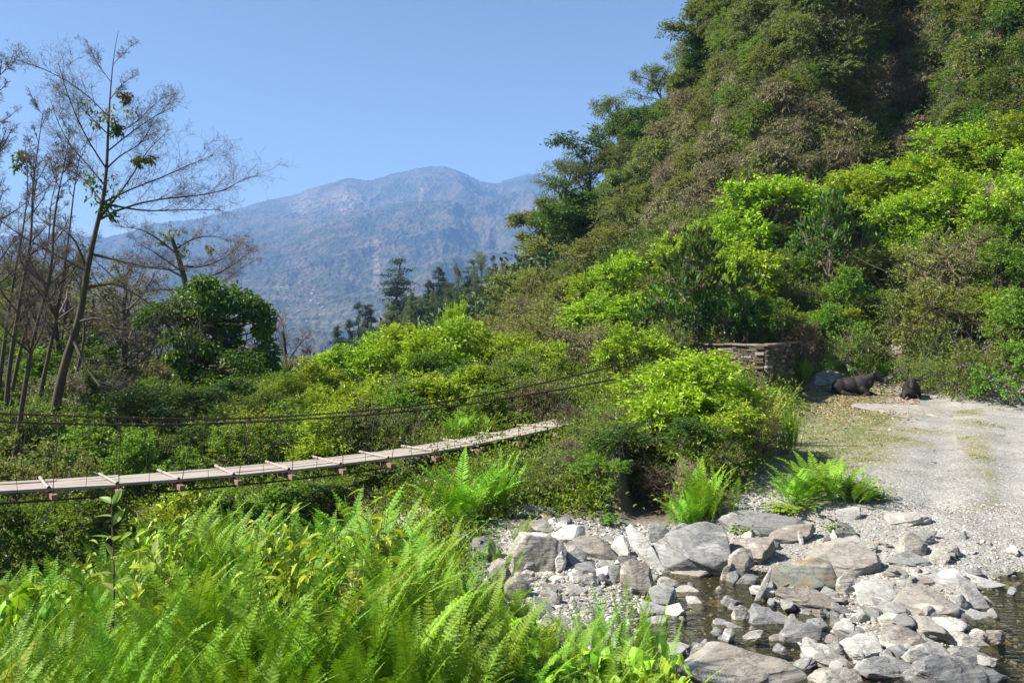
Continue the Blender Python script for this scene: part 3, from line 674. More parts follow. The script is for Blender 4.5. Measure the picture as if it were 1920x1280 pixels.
PROTO = {}; EXT = {}
def get_proto(sp, k):
    key = (sp, k)
    if key in PROTO: return PROTO[key]
    s = hash_seed(sp)+k*13
    if sp == 'lime': p = bush_proto(sp, s, mat='lime', lobes=17, shoots=26, lps=10, ll=.19, lw=.085, spiky=.5, lobe_r=.38)
    elif sp == 'limefine': p = bush_proto(sp, s, mat='lime', lobes=19, shoots=30, lps=10, ll=.17, lw=.062, spiky=.6, shoot_len=.42, lobe_r=.36)
    elif sp == 'green': p = bush_proto(sp, s, mat='green', lobes=17, shoots=26, lps=10, ll=.135, lw=.078, spiky=.2, lobe_r=.36)
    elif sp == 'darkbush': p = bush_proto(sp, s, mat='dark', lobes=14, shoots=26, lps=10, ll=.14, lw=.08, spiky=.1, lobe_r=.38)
    elif sp == 'olive': p = bush_proto(sp, s, mat='olive', lobes=16, shoots=20, lps=10, ll=.14, lw=.075, spiky=.4, twigs=40, lobe_r=.42, twigmat='paletwig')
    elif sp == 'grey': p = bush_proto(sp, s, mat='grey', lobes=16, shoots=24, lps=12, ll=.12, lw=.06, spiky=.1, twigs=60)
    elif sp == 'brown': p = bush_proto(sp, s, mat='brown', lobes=16, shoots=22, lps=11, ll=.12, lw=.055, spiky=.0, twigs=200, droop=.4, twigmat='paletwig')
    elif sp == 'dry': p = bush_proto(sp, s, mat='dry', lobes=14, shoots=16, lps=12, ll=.07, lw=.03, spiky=.5, twigs=260, stem_n=16)
    elif sp == 'twiggy': p = bush_proto(sp, s, mat='olive', lobes=14, shoots=12, lps=9, ll=.10, lw=.055, spiky=.4, twigs=240, stem_n=16, twigmat='paletwig')
    elif sp == 'big': p = bush_proto(sp, s, mat='big', lobes=14, shoots=13, lps=9, ll=.21, lw=.11, spiky=.3, leafup=.0, droop=-.1, shoot_len=.30, R=1.5, H=2.6)
    elif sp == 'flower': p = bush_proto(sp, s, mat='flower', lobes=16, shoots=26, lps=14, ll=.075, lw=.045, spiky=.2)
    elif sp == 'pale': p = bush_proto(sp, s, mat='olive', lobes=14, shoots=18, lps=9, ll=.15, lw=.09, spiky=.1, twigs=40)
    elif sp == 'under': p = bush_proto(sp, s, mat='ground', lobes=14, shoots=22, lps=12, ll=.09, lw=.05, spiky=.2, twigs=50, R=1.2, H=1.3)
    elif sp == 'cliffgreen': p = bush_proto(sp, s, mat='green', lobes=18, shoots=24, lps=11, ll=.16, lw=.085, spiky=.0, twigs=60, R=1.6, H=2.6)
    elif sp == 'cliffgrey': p = bush_proto(sp, s, mat='grey', lobes=18, shoots=24, lps=11, ll=.16, lw=.08, spiky=-.1, twigs=50, R=1.6, H=2.6)
    elif sp == 'cliffolive': p = bush_proto(sp, s, mat='olive', lobes=18, shoots=24, lps=11, ll=.14, lw=.075, spiky=.0, twigs=60, R=1.6, H=2.6)
    elif sp == 'cliffbrown': p = bush_proto(sp, s, mat='brown', lobes=18, shoots=26, lps=11, ll=.17, lw=.07, spiky=-.2, twigs=260, droop=.4, R=1.6, H=2.6, twigmat='paletwig')
    elif sp == 'cliffdark': p = bush_proto(sp, s, mat='dark', lobes=16, shoots=24, lps=11, ll=.17, lw=.09, spiky=.0, R=1.6, H=2.6)
    elif sp == 'evergreen': p = leafy_tree_proto(s, mat='dark', H=8, per=34, ll=.17, lw=.10)
    elif sp == 'mixtree': p = leafy_tree_proto(s, mat='grey', H=8, per=24, ll=.20, lw=.11)
    elif sp == 'airy': p = leafy_tree_proto(s, mat='grey', H=8, per=12, sparse=.75, ll=.17, lw=.08)
    elif sp == 'olivetree': p = leafy_tree_proto(s, mat='olive', H=8, per=20, ll=.17, lw=.09)
    elif sp == 'bare': p = bare_tree_proto(s)
    elif sp == 'barebrown': p = bare_tree_proto(s, H=7, nch=(14, 8, 7, 0), mat='twig', brown=900)
    elif sp == 'conifer': p = conifer_proto(s)
    elif sp == 'column': p = conifer_proto(s, W=2.6, shape='col')
    elif sp == 'fern': p = [('', fern_proto(s, 15, 1.0, .11, 2, lean=.42, curl=.95, pairs=28, spread=.12))]
    elif sp == 'fernup': p = [('', fern_proto(s, 15, 1.05, .105, 2, lean=.2, curl=.72, pairs=30, spread=.15))]
    elif sp == 'fernrust': p = [('', fern_proto(s, 8, 1.0, .10, 2, mat='fernrust'))]
    elif sp == 'fernfar': p = [('', fern_proto(s, 34, 1.25, .19, 1, lean=.6, curl=1.05, pairs=28, spread=.14))]
    elif sp == 'ferndome': p = [('', fern_proto(s, 40, 1.0, .17, 1, lean=.5, curl=1.1, pairs=26, spread=.2))]
    elif sp == 'fernhang': p = [('', fern_proto(s, 34, 1.0, .17, 1, lean=.3, curl=1.0, pairs=26, spread=.16))]
    elif sp == 'fernfarrust': p = [('', fern_proto(s, 18, 1.25, .15, 1, lean=.6, curl=1.0, mat='fernrust', spread=.12))]
    elif sp == 'lobed': p = weed_proto(s, 'lobed', 30, .4, .085, 'fern')
    elif sp == 'herb': p = weed_proto(s, 'lance', 26, .5, .075, 'green')
    elif sp == 'herblime': p = weed_proto(s, 'lance', 30, .6, .085, 'lime')
    co = []
    for _, me in p:
        if me is None: continue
        a = np.empty(len(me.vertices)*3, np.float32); me.vertices.foreach_get('co', a); co.append(a.reshape(-1, 3))
    a = np.concatenate(co); rr = np.hypot(a[:, 0], a[:, 1]); EXT[key] = (2*float(np.percentile(rr, 95)), float(np.percentile(a[:, 2], 99.2)))
    PROTO[key] = p; return p
def hash_seed(s): return sum((i+1)*ord(c) for i, c in enumerate(s))*7 % 10007
NAME = dict(lime='shrub', limefine='shrub', green='shrub', darkbush='shrub', olive='shrub', grey='shrub', brown='shrub', dry='shrub', twiggy='shrub', big='broadleaf_shrub',
            flower='flowering_shrub', pale='shrub', under='shrub', cliffgreen='cliff_shrub', cliffgrey='cliff_shrub', cliffolive='cliff_shrub', cliffbrown='dry_shrub', cliffdark='cliff_shrub',
            evergreen='evergreen_tree', mixtree='tree', airy='tree', olivetree='tree', bare='bare_tree', barebrown='bare_tree', conifer='conifer_tree', column='conifer_tree',
            fern='fern', fernup='fern', fernrust='fern', fernfar='fern', ferndome='fern', fernhang='fern', fernfarrust='fern', lobed='weed', herb='weed', herblime='weed')
CAT = {'cliff_shrub': 'shrub', 'shrub': 'shrub', 'broadleaf_shrub': 'shrub', 'flowering_shrub': 'shrub', 'dry_shrub': 'shrub', 'evergreen_tree': 'tree', 'tree': 'tree', 'bare_tree': 'tree', 'conifer_tree': 'tree', 'fern': 'fern', 'weed': 'plant'}
NV = dict(lime=4, limefine=3, cliffbrown=4, cliffgreen=3, cliffgrey=3, cliffolive=3, fern=4, fernup=4, evergreen=3, conifer=4)
def place(sp, loc, W, H, label, group=None, rz=None, k=None, tilt=0.0):
    """a plant of width W and height H standing at loc"""
    k = int(rng.integers(0, NV.get(sp, 2))) if k is None else k
    parts = get_proto(sp, k); w0, h0 = EXT[(sp, k)]
    rz = float(rng.uniform(0, 6.28)) if rz is None else rz
    nm = NAME[sp]
    if len(parts) == 1:
        o = bpy.data.objects.new(nm, parts[0][1]); C.collection.objects.link(o)
    else:
        o = bpy.data.objects.new(nm, None); C.collection.objects.link(o)
        for pn, me in parts:
            if me is not None: obj(pn, me, o)
    o.location = loc; o.rotation_euler = (float(rng.normal(0, tilt)), float(rng.normal(0, tilt)), rz)
    o.scale = (W/w0, W/w0, H/h0)
    tag(o, label, CAT[nm], group); return o
def plant(sp, px, top, Y, wpx, label, group=None, hmin=.5, k=None, rz=None):
    g = ground_at(px, Y); zt = EYE-(top-HOR)/F*Y; H = zt-g.z; W = wpx/F*Y
    if hmin == .5 and not (.62*W < H < 1.35*W) and Y > 17:
        Y2 = ray(px, top+.86*wpx, Y*.9)          # the slope point that leaves a natural height below the traced top
        if Y2 is not None and Y2 < Y*1.5:
            Y = Y2; g = ground_at(px, Y); g.z -= .15; zt = EYE-(top-HOR)/F*Y; H = zt-g.z; W = wpx/F*Y
    if sp in ('airy', 'evergreen', 'mixtree', 'olivetree', 'bare'):
        if H < 1.0*W: H = 1.0*W; g.z = zt-H
        if H > 1.8*W: W = H/1.8
    elif hmin == .5 and Y > 17: H = float(np.clip(H, .6*W, 2.6*W))
    elif hmin == .5: W = min(W, max(H, .5)*1.9)
    H = max(H, hmin)
    return place(sp, g, wpx/F*Y, H, label, group, k=k, rz=rz)
# ------------------------------------------------------------------ rocks
_ico = {}
def ico(sub):
    if sub not in _ico:
        bm = bmesh.new(); bmesh.ops.create_icosphere(bm, subdivisions=sub, radius=1)
        V = np.array([v.co[:] for v in bm.verts]); Fc = np.array([[v.index for v in f.verts] for f in bm.faces]); bm.free()
        _ico[sub] = (norm(V), Fc)
    return _ico[sub]
def hull_planes(P):
    bm = bmesh.new()
    for p in P: bm.verts.new(p)
    bmesh.ops.convex_hull(bm, input=bm.verts)
    bm.normal_update(); N = []; H = []
    for f in bm.faces:
        n = np.array(f.normal); h = n@np.array(f.verts[0].co)
        if h < 0: n, h = -n, -h
        N.append(n); H.append(h)
    bm.free(); N = np.array(N); H = np.array(H)
    ok = H > 1e-4; return N[ok], H[ok]
def hull_rock(P, r, sub=5, sharp=110, rough=.022, lay=None, lay_amp=.024):
    """rounded facetted solid inside the hull of P (centred on the origin)"""
    P = np.asarray(P, float); c = P.mean(0); Q = P-c
    for _ in range(0 if sub < 4 else 1): pass
    w, E = np.linalg.eigh(np.cov(Q.T)); s = np.sqrt(w)+.12*np.sqrt(w.max())
    Qn = (Q@E)/s; N, H = hull_planes(Qn); V, Fc = ico(sub)
    cn = norm(r.normal(size=(6, 3))+np.array([0, 0, .25])); ch = (Qn@cn.T).max(0)*r.uniform(.62, .9, 6); N = np.r_[N, cn]; H = np.r_[H, ch]
    dn = np.maximum(V@N.T, 0)/H[None, :]; rad = (dn**sharp).sum(1)**(-1/sharp)
    X = (V*rad[:, None]*s)@E.T
    size = float(np.sqrt(w).mean())*2
    o = r.uniform(0, 90, 3)
    nv = norm(X)
    X = X+nv*(size*rough*(2.2*fbm(X/size*1.3+o, 3)+.9*fbm(X/size*5+o, 3)))[:, None]
    if lay is not None:
        h = X@lay; tl = (X-np.outer(h, lay))/size
        ledge = perlin(np.stack([tl[:, 0]*1.5+o[0], tl[:, 1]*1.5+tl[:, 2]*1.5, h/size*9+o[1]], -1))
        X = X+(nv-np.outer(nv@lay, lay))*(size*lay_amp*2.2*np.sign(ledge)*np.abs(ledge)**.5)[:, None]
    return X+c, Fc
def traced_rock(pts, mat, label, incl=38, thick=.55, sub=5, name='rock', Y=None, smooth=True, dy=0.0):
    """a rock whose outline pts (photo pixels) lies on an inclined plane through its own place on the ground"""
    r = np.random.default_rng(int(sum(p[0]*3+p[1] for p in pts)) % 99991)
    pts = np.array(pts, float); b = pts[pts[:, 1].argmax()]
    Y0 = Y or ray(float(b[0]), float(min(b[1], 1400)), 5.0)
    if Y0 is None: return
    Y0 += dy
    a = math.radians(incl); n = np.array([0, -math.sin(a), math.cos(a)])
    eye = np.array([0, 0, EYE]); B = P3(b[0], b[1], Y0)
    D = np.stack([(pts[:, 0]-960)/F, np.ones(len(pts)), -(pts[:, 1]-HOR)/F], 1)
    O = eye+D*(((B-eye)@n)/(D@n))[:, None]
    c = O.mean(0); ext = np.sqrt(max(1e-4, np.linalg.norm(O-c, axis=1).mean()**2)); d1 = np.linalg.norm(O-c, axis=1)
    T = thick*ext*1.2
    k5 = np.sort(r.permutation(len(O))[:max(4, len(O)*2//3)]); e = norm(O[0]-c); tilt = ((O[k5]-c)@e)[:, None]/ext*r.uniform(-.35, .35)
    top = c+(O[k5]-c)*r.uniform(.72, .98, (len(k5), 1))+n*T*(.30+tilt)*r.uniform(.8, 1.15, (len(k5), 1))
    bot = c+(O[k5]-c)*.84+n*-T*.7; bot[:, 2] -= .02
    P = np.r_[O, top, bot]
    P = P.mean(0)+(P-P.mean(0))*1.17
    X, Fc = hull_rock(P, r, sub, lay=norm(n+r.normal(0, .12, 3)))
    if incl < 12: X[:, 2] -= .05
    org = np.array([c[0], c[1], X[:, 2].min()])
    me = make_mesh(name, X-org, [Fc], R_[mat], None, True)
    me.set_sharp_from_angle(angle=math.radians(24))
    o = obj(name, me, loc=org); tag(o, label, 'rock', 'boulders and rocks of the stream bed' if Y0 < 16 else 'rocks beside the track'); return o

ROCKS = [
 # outline, material, inclination, thickness, label
 ([(962,1012),(975,1003),(1030,1006),(1052,1022),(1056,1036),(1046,1054),(1028,1068),(1000,1073),(970,1069),(962,1045)],'t',58,.7,'large flat-faced beige boulder with brown bands below the white block'),
 ([(1033,1004),(1048,990),(1072,980),(1086,981),(1099,1003),(1092,1012),(1072,1019),(1052,1020)],'w',52,.8,'bright white angular block on top of the beige banded boulder pile'),
 ([(1072,1018),(1092,1008),(1120,1009),(1140,1026),(1160,1047),(1148,1051),(1130,1043),(1105,1044),(1083,1030)],'b',40,.6,'brown sloping rock in the shade right of the white block'),
 ([(1052,1022),(1078,1019),(1097,1042),(1093,1056),(1075,1059),(1060,1051),(1052,1036)],'p',50,.7,'grey-green blocky rock leaning under the white block'),
 ([(1040,1050),(1052,1037),(1061,1050),(1059,1067),(1045,1074)],'w',62,.7,'small white wedge beneath the grey-green blocky rock'),
 ([(1148,1026),(1163,1003),(1172,1011),(1186,1036),(1178,1044),(1160,1047)],'w',50,.6,'white wedge rock left of the long white slab'),
 ([(1171,1004),(1185,989),(1205,1003),(1228,1036),(1243,1066),(1236,1071),(1213,1056),(1190,1034)],'w',46,.3,'long white slab leaning on the big grey boulder'),
 ([(1222,1022),(1258,1009),(1298,996),(1322,990),(1350,1000),(1362,1040),(1366,1058),(1350,1077),(1320,1082),(1275,1068),(1240,1056)],'g',40,.95,'biggest grey boulder, smooth sloping top, overhanging the water'),
 ([(1260,1077),(1275,1069),(1310,1069),(1331,1080),(1310,1087),(1280,1085)],'b',22,.5,'flat brownish slab lying under the biggest grey boulder'),
 ([(1218,988),(1232,980),(1246,990),(1264,1010),(1240,1019),(1222,1016)],'g',62,.7,'upright grey rock in front of the dark bank hollow'),
 ([(1264,985),(1285,981),(1293,995),(1280,1003),(1267,1004)],'p',55,.8,'small pale rock behind the biggest grey boulder'),
 ([(1015,965),(1033,962),(1036,973),(1022,977)],'y',40,.9,'rounded ochre stone at the top of the rock pile'),
 ([(1029,975),(1040,969),(1043,981),(1032,987)],'w',60,.9,'egg-shaped white stone beside the ochre stone'),
 ([(997,981),(1018,973),(1032,980),(1026,991),(1005,992)],'g',30,.6,'grey-green slab behind the cream stones of the pile'),
 ([(1044,978),(1063,977),(1063,989),(1044,991)],'c',50,.9,'squarish cream stone behind the white block'),
 ([(1002,991),(1020,982),(1036,992),(1030,999),(1008,1001)],'c',35,.7,'low cream stone between grey slabs on the pile'),
 ([(1036,974),(1055,970),(1072,975),(1070,981),(1040,984)],'g',35,.8,'flat grey stone behind the squarish cream stone'),
 ([(974,981),(988,977),(1001,990),(992,1004),(979,997)],'g',60,.7,'blue-grey angular stone at the left of the rock pile'),
 ([(962,996),(972,990),(992,1003),(985,1006),(962,1008)],'p',40,.6,'pale tilted plate on the left shoulder of the beige banded boulder'),
 ([(998,1004),(1015,998),(1036,1003),(1031,1009),(1005,1009)],'g',20,.5,'thin grey slab on top of the beige banded boulder'),
 ([(955,960),(965,951),(1000,950),(1030,955),(1042,963),(1030,968),(1000,974),(980,972)],'d',28,.6,'long dark grey slab at the back of the rock pile'),
 ([(882,1014),(908,1008),(926,1018),(926,1040),(905,1054),(884,1046)],'d',60,.8,'dark shaded boulder half hidden behind the ferns'),
 ([(918,1056),(927,1048),(946,1055),(957,1075),(950,1100),(936,1119),(920,1111),(916,1080)],'b',70,.8,'tall dark brown boulder in the shade of the fern bank'),
 ([(948,1096),(958,1080),(975,1081),(991,1098),(985,1116),(963,1126),(950,1116)],'b',60,.8,'ridged brown rock at the foot of the tall dark boulder'),
 ([(942,1051),(953,1042),(958,1056),(945,1061)],'w',55,.8,'small white stone left of the beige banded boulder'),
 ([(972,1079),(986,1070),(1001,1076),(990,1085)],'c',40,.8,'small cream stone under the beige banded boulder'),
 ([(1027,1086),(1038,1079),(1055,1084),(1057,1091),(1032,1093)],'w',35,.8,'paired white stone in the cobbles'),
 ([(1068,1076),(1080,1070),(1099,1080),(1093,1096),(1075,1094)],'c',45,.8,'pinkish cream cobble with a dark crack'),
 ([(1092,1091),(1104,1078),(1120,1079),(1123,1092),(1106,1101)],'g',45,.9,'smooth oval grey cobble beside the pinkish cream cobble'),
 ([(1072,1059),(1108,1056),(1121,1073),(1106,1078),(1080,1070)],'d',30,.5,'flat dark-edged slab in front of the grey-green blocky rock'),
 ([(1115,1069),(1140,1063),(1144,1077),(1126,1084)],'w',42,.8,'smooth white cobble right of the flat dark-edged slab'),
 ([(1117,1063),(1135,1051),(1146,1061),(1140,1067)],'p',42,.7,'pale triangular cobble above the smooth white cobble'),
 ([(1144,1062),(1166,1060),(1169,1088),(1150,1093),(1142,1076)],'g',55,.7,'grey upright block left of the big brown oval boulder'),
 ([(1170,1062),(1186,1054),(1215,1068),(1229,1090),(1226,1110),(1211,1119),(1182,1107),(1168,1086)],'b',48,.8,'big brown oval boulder with a cracked edge'),
 ([(1160,1046),(1190,1044),(1198,1055),(1180,1060),(1163,1054)],'d',35,.8,'dark mossy lump behind the big brown oval boulder'),
 ([(1022,1104),(1044,1098),(1052,1107),(1040,1115),(1025,1113)],'g',35,.8,'grey cobble above the pale flat cobble in the stony patch'),
 ([(1011,1116),(1034,1110),(1050,1115),(1030,1121)],'p',22,.6,'pale flat cobble in the stony patch'),
 ([(1063,1105),(1085,1098),(1101,1107),(1085,1118),(1067,1114)],'p',35,.7,'pale angular cobble in the middle of the stony patch'),
 ([(1003,1120),(1024,1122),(1037,1142),(1024,1149),(1008,1146)],'g',48,.6,'grey wedge cobble at the left of the stony patch'),
 ([(995,1185),(1005,1165),(1025,1151),(1050,1163),(1072,1180),(1060,1203),(1030,1208),(1000,1200)],'b',40,.6,'purplish folded rock among the foreground ferns'),
 ([(922,1168),(948,1156),(985,1151),(991,1165),(970,1186),(926,1192)],'p',30,.6,'pale flat boulder at the edge of the fern bank'),
 ([(988,1162),(1000,1146),(1023,1150),(1013,1168),(996,1176)],'t',45,.7,'tan rock wedged above the purplish folded rock'),
 ([(918,1200),(975,1190),(986,1206),(930,1222)],'g',18,.5,'dark wet slab below the pale flat boulder'),
 ([(968,1215),(995,1202),(1035,1208),(1030,1228),(985,1235)],'p',30,.6,'pale rock under the purplish folded rock'),
 ([(1365,1022),(1372,1008),(1425,1010),(1450,1028),(1452,1046),(1435,1056),(1400,1050),(1368,1052)],'b',38,.7,'brown flat-topped boulder right of the biggest grey boulder'),
 ([(1370,1046),(1385,1028),(1405,1034),(1409,1056),(1400,1076),(1386,1093),(1371,1090),(1367,1070)],'t',62,.8,'tall split rock with a white ledge in front of the brown flat-topped boulder'),
 ([(1349,1091),(1357,1066),(1371,1056),(1368,1084),(1355,1098)],'b',70,.5,'narrow upright rock leaning on the tall split rock'),
 ([(1382,1094),(1399,1076),(1420,1084),(1425,1100),(1405,1107),(1389,1103)],'d',48,.9,'rounded blue-black stone at the water edge'),
 ([(1355,986),(1365,970),(1400,967),(1450,971),(1500,984),(1512,994),(1480,1004),(1440,1003),(1395,999),(1360,1000)],'g',28,.6,'long layered grey ledge below the clearing bank'),
 ([(1438,1010),(1465,990),(1500,986),(1530,985),(1521,1000),(1500,1019),(1465,1016)],'b',40,.8,'brown undercut end of the layered ledge'),
 ([(1390,1003),(1404,996),(1412,1004),(1408,1012),(1393,1011)],'w',45,.9,'small white stone on the brown flat-topped boulder'),
 ([(1232,1089),(1250,1078),(1265,1084),(1273,1098),(1258,1107),(1243,1098)],'c',45,.8,'cream-topped rock left of the pool'),
 ([(1220,1102),(1245,1095),(1262,1104),(1268,1125),(1250,1138),(1228,1129)],'g',45,.9,'rounded grey rock below the cream-topped rock'),
 ([(1263,1108),(1283,1096),(1305,1104),(1312,1119),(1290,1121),(1268,1121)],'c',40,.8,'pale domed rock at the left edge of the pool'),
 ([(1288,1121),(1305,1121),(1322,1138),(1315,1146),(1297,1141)],'w',35,.7,'white angular rock in the pool edge'),
 ([(1341,1105),(1349,1099),(1357,1109),(1348,1114)],'w',50,.9,'little white pebble standing in the pool'),
 ([(1324,1131),(1340,1125),(1375,1133),(1373,1141),(1340,1139)],'y',15,.4,'half-sunk yellowish slab in the pool'),
 ([(1197,1134),(1215,1127),(1245,1137),(1240,1150),(1210,1156),(1199,1148)],'p',32,.7,'pale rock left of the white rough rock'),
 ([(1244,1138),(1271,1132),(1283,1150),(1263,1162),(1245,1151)],'w',42,.7,'white rough rock by the fern tips'),
 ([(1213,1162),(1238,1150),(1250,1163),(1241,1177),(1216,1174)],'p',35,.7,'pale round-backed rock below the white rough rock'),
 ([(1374,1141),(1385,1136),(1405,1144),(1403,1166),(1390,1176),(1374,1164)],'c',55,.8,'cream block stained orange at the left of the large grey slab'),
 ([(1401,1151),(1414,1135),(1450,1138),(1466,1155),(1482,1164),(1480,1176),(1460,1186),(1430,1183),(1404,1173)],'g',36,.6,'large smooth grey slab tilted in midstream'),
 ([(1334,1165),(1358,1166),(1379,1185),(1366,1191),(1345,1181)],'p',30,.6,'pale streaked rock at the gravel tip'),
 ([(1356,1165),(1376,1169),(1408,1190),(1396,1196),(1370,1184)],'g',30,.6,'long grey rock next to the pale streaked rock'),
 ([(1397,1179),(1409,1174),(1430,1189),(1436,1200),(1420,1201),(1400,1191)],'b',38,.7,'brownish rock at the foot of the large smooth grey slab'),
 ([(1260,1192),(1288,1183),(1326,1195),(1310,1207),(1270,1206)],'g',12,.35,'flat wet grey rock awash in the lower pool'),
 ([(1347,1196),(1359,1188),(1372,1191),(1377,1205),(1362,1218),(1350,1216)],'d',48,.9,'dark pointed stone in the lower pool'),
 ([(1240,1200),(1268,1204),(1292,1215),(1292,1229),(1260,1234),(1240,1222)],'p',30,.7,'whitish humped rock beside the lower pool'),
 ([(1262,1248),(1290,1225),(1315,1219),(1350,1226),(1400,1243),(1450,1245),(1492,1258),(1513,1271),(1508,1288),(1400,1305),(1270,1300)],'t',26,.6,'huge smooth tan slab in the nearest foreground'),
 ([(1432,1125),(1438,1092),(1464,1056),(1510,1047),(1550,1062),(1564,1090),(1569,1105),(1550,1116),(1500,1109),(1470,1118)],'r',42,.8,'big rust-stained green-grey boulder in the middle of the stream'),
 ([(1408,1140),(1436,1080),(1446,1066),(1440,1095),(1425,1125)],'p',55,.25,'thin pale plate leaning on the rust-stained boulder'),
 ([(1461,1114),(1475,1104),(1530,1111),(1562,1127),(1564,1150),(1530,1146),(1490,1132)],'b',34,.7,'long brown cracked rock like a log below the rust-stained boulder'),
 ([(1432,1126),(1446,1117),(1495,1130),(1498,1140),(1480,1142),(1440,1131)],'p',30,.5,'narrow white and black rock under the long brown cracked rock'),
 ([(1562,1126),(1580,1135),(1601,1149),(1575,1153),(1561,1145)],'d',38,.7,'dark triangular rock at the end of the long brown cracked rock'),
 ([(1469,1146),(1480,1138),(1491,1150),(1481,1159)],'g',50,.9,'little grey cobble in the dark gap behind the large grey slab'),
 ([(1494,1151),(1504,1142),(1520,1149),(1523,1163),(1505,1166)],'g',52,.9,'round speckled cobble above the round grey boulder'),
 ([(1464,1182),(1480,1165),(1510,1160),(1537,1175),(1531,1201),(1500,1216),(1474,1216),(1465,1200)],'g',50,.8,'round-topped grey boulder in the lower cluster'),
 ([(1444,1196),(1459,1185),(1471,1199),(1466,1218),(1448,1213)],'b',58,.8,'striped brown egg-shaped rock left of the round-topped grey boulder'),
 ([(1494,1201),(1500,1188),(1525,1182),(1550,1188),(1577,1206),(1565,1212),(1530,1211),(1505,1213)],'p',36,.7,'whitish lens-shaped rock over the round-topped grey boulder'),
 ([(1504,1221),(1514,1209),(1550,1209),(1581,1234),(1599,1250),(1570,1257),(1535,1252),(1507,1237)],'c',36,.7,'long cream rock below the whitish lens-shaped rock'),
 ([(1564,1223),(1590,1199),(1620,1189),(1641,1200),(1648,1226),(1610,1236),(1580,1238)],'w',42,.8,'bright white folded rock with a dark hole beneath'),
 ([(1645,1206),(1664,1185),(1690,1170),(1716,1185),(1737,1210),(1720,1226),(1690,1231),(1660,1221)],'b',45,.8,'purple-grey humped rock right of the white folded rock'),
 ([(1648,1222),(1664,1224),(1682,1247),(1660,1245)],'p',40,.6,'narrow pale rock below the purple-grey humped rock'),
 ([(1603,1258),(1617,1240),(1650,1232),(1690,1244),(1722,1256),(1710,1276),(1670,1278),(1620,1274)],'g',38,.8,'greenish grey rounded slab near the bottom edge'),
 ([(1516,1274),(1535,1256),(1570,1250),(1602,1264),(1617,1288),(1530,1296)],'c',38,.7,'cream rock cut by the bottom edge of the picture'),
 ([(1690,1236),(1709,1215),(1740,1207),(1770,1214),(1802,1235),(1770,1252),(1720,1253),(1702,1247)],'p',42,.8,'broad pale boulder with fine cracks'),
 ([(1754,1237),(1774,1216),(1820,1217),(1852,1235),(1842,1251),(1800,1257),(1770,1252)],'g',42,.8,'blue-grey smooth boulder right of the broad pale boulder'),
 ([(1703,1262),(1724,1244),(1775,1239),(1830,1253),(1882,1270),(1884,1292),(1790,1302),(1710,1300)],'d',44,.8,'massive dark grey pitted boulder at the bottom right'),
 ([(1836,1247),(1858,1235),(1880,1239),(1899,1262),(1886,1277),(1850,1270)],'g',50,.9,'rounded two-tone grey boulder behind the massive dark one'),
 ([(1775,1196),(1794,1188),(1830,1204),(1870,1219),(1878,1233),(1855,1241),(1825,1223),(1785,1213)],'c',36,.7,'long pinkish cream rock pointing at the right pool'),
 ([(1811,1190),(1830,1172),(1851,1195),(1859,1213),(1835,1206)],'c',52,.8,'cream pyramid rock behind the long pinkish cream rock'),
 ([(1867,1208),(1884,1202),(1906,1219),(1903,1229),(1890,1236),(1874,1221)],'y',40,.8,'yellow algae-covered stone in the right pool'),
 ([(1791,1157),(1809,1139),(1850,1149),(1884,1173),(1860,1177),(1840,1171),(1808,1169)],'p',28,.6,'pale grey wedge slab jutting into the right pool'),
 ([(1744,1161),(1790,1158),(1810,1171),(1800,1189),(1780,1192),(1759,1176)],'w',34,.7,'chalk white rock beside the pale grey wedge slab'),
 ([(1679,1131),(1700,1105),(1732,1099),(1792,1130),(1787,1155),(1750,1160),(1715,1151),(1690,1141)],'t',26,.6,'broad tan slab with diagonal grain in the rock cluster'),
 ([(1712,1150),(1742,1134),(1785,1148),(1791,1160),(1745,1164),(1720,1158)],'b',30,.6,'lower brown ledge under the broad tan slab'),
 ([(1599,1091),(1620,1084),(1662,1089),(1702,1105),(1692,1131),(1680,1137),(1645,1126),(1609,1107)],'p',26,.5,'broad blue-grey slab left of the tan slab'),
 ([(1604,1111),(1615,1107),(1651,1128),(1640,1134),(1607,1131)],'p',28,.5,'pale slab tucked under the broad blue-grey slab'),
 ([(1642,1140),(1655,1127),(1677,1129),(1702,1151),(1680,1154),(1650,1151)],'p',34,.6,'pale pointed rock at the midstream pool edge'),
 ([(1647,1160),(1669,1150),(1715,1159),(1722,1175),(1690,1182),(1655,1177)],'c',32,.6,'smooth pinkish pale rock above the purple-grey humped rock'),
 ([(1718,1156),(1739,1157),(1777,1190),(1770,1202),(1745,1197),(1714,1182)],'t',38,.6,'tapering grey-tan rock leaning left of the chalk white rock'),
 ([(1785,1142),(1794,1106),(1814,1099),(1832,1110),(1856,1140),(1850,1148),(1800,1142)],'p',40,.6,'tall pale grey triangular slab at the right pool'),
 ([(1733,1077),(1788,1069),(1832,1104),(1796,1111),(1760,1101)],'p',20,.4,'flat pale slab behind the tall triangular slab'),
 ([(1704,1092),(1724,1081),(1756,1083),(1750,1096),(1715,1101)],'b',28,.6,'dark brown rock with a white plate on top'),
 ([(1703,1078),(1733,1070),(1741,1074),(1720,1082)],'w',18,.4,'white plate lying on the dark brown rock'),
 ([(1838,1121),(1852,1119),(1868,1135),(1850,1141)],'p',30,.6,'small pale rock awash at the right pool edge'),
 ([(1808,1081),(1838,1084),(1882,1096),(1850,1103),(1823,1093)],'p',15,.4,'thin cream-edged slab at the gravel shore'),
 ([(1870,1098),(1895,1093),(1916,1097),(1900,1107),(1875,1106)],'c',20,.5,'pale shore stone at the right frame edge'),
 ([(1507,1036),(1530,1018),(1565,1014),(1600,1024),(1641,1050),(1640,1066),(1600,1079),(1560,1076),(1540,1061),(1514,1051)],'t',26,.7,'wide brownish two-stepped boulder above the rust-stained one'),
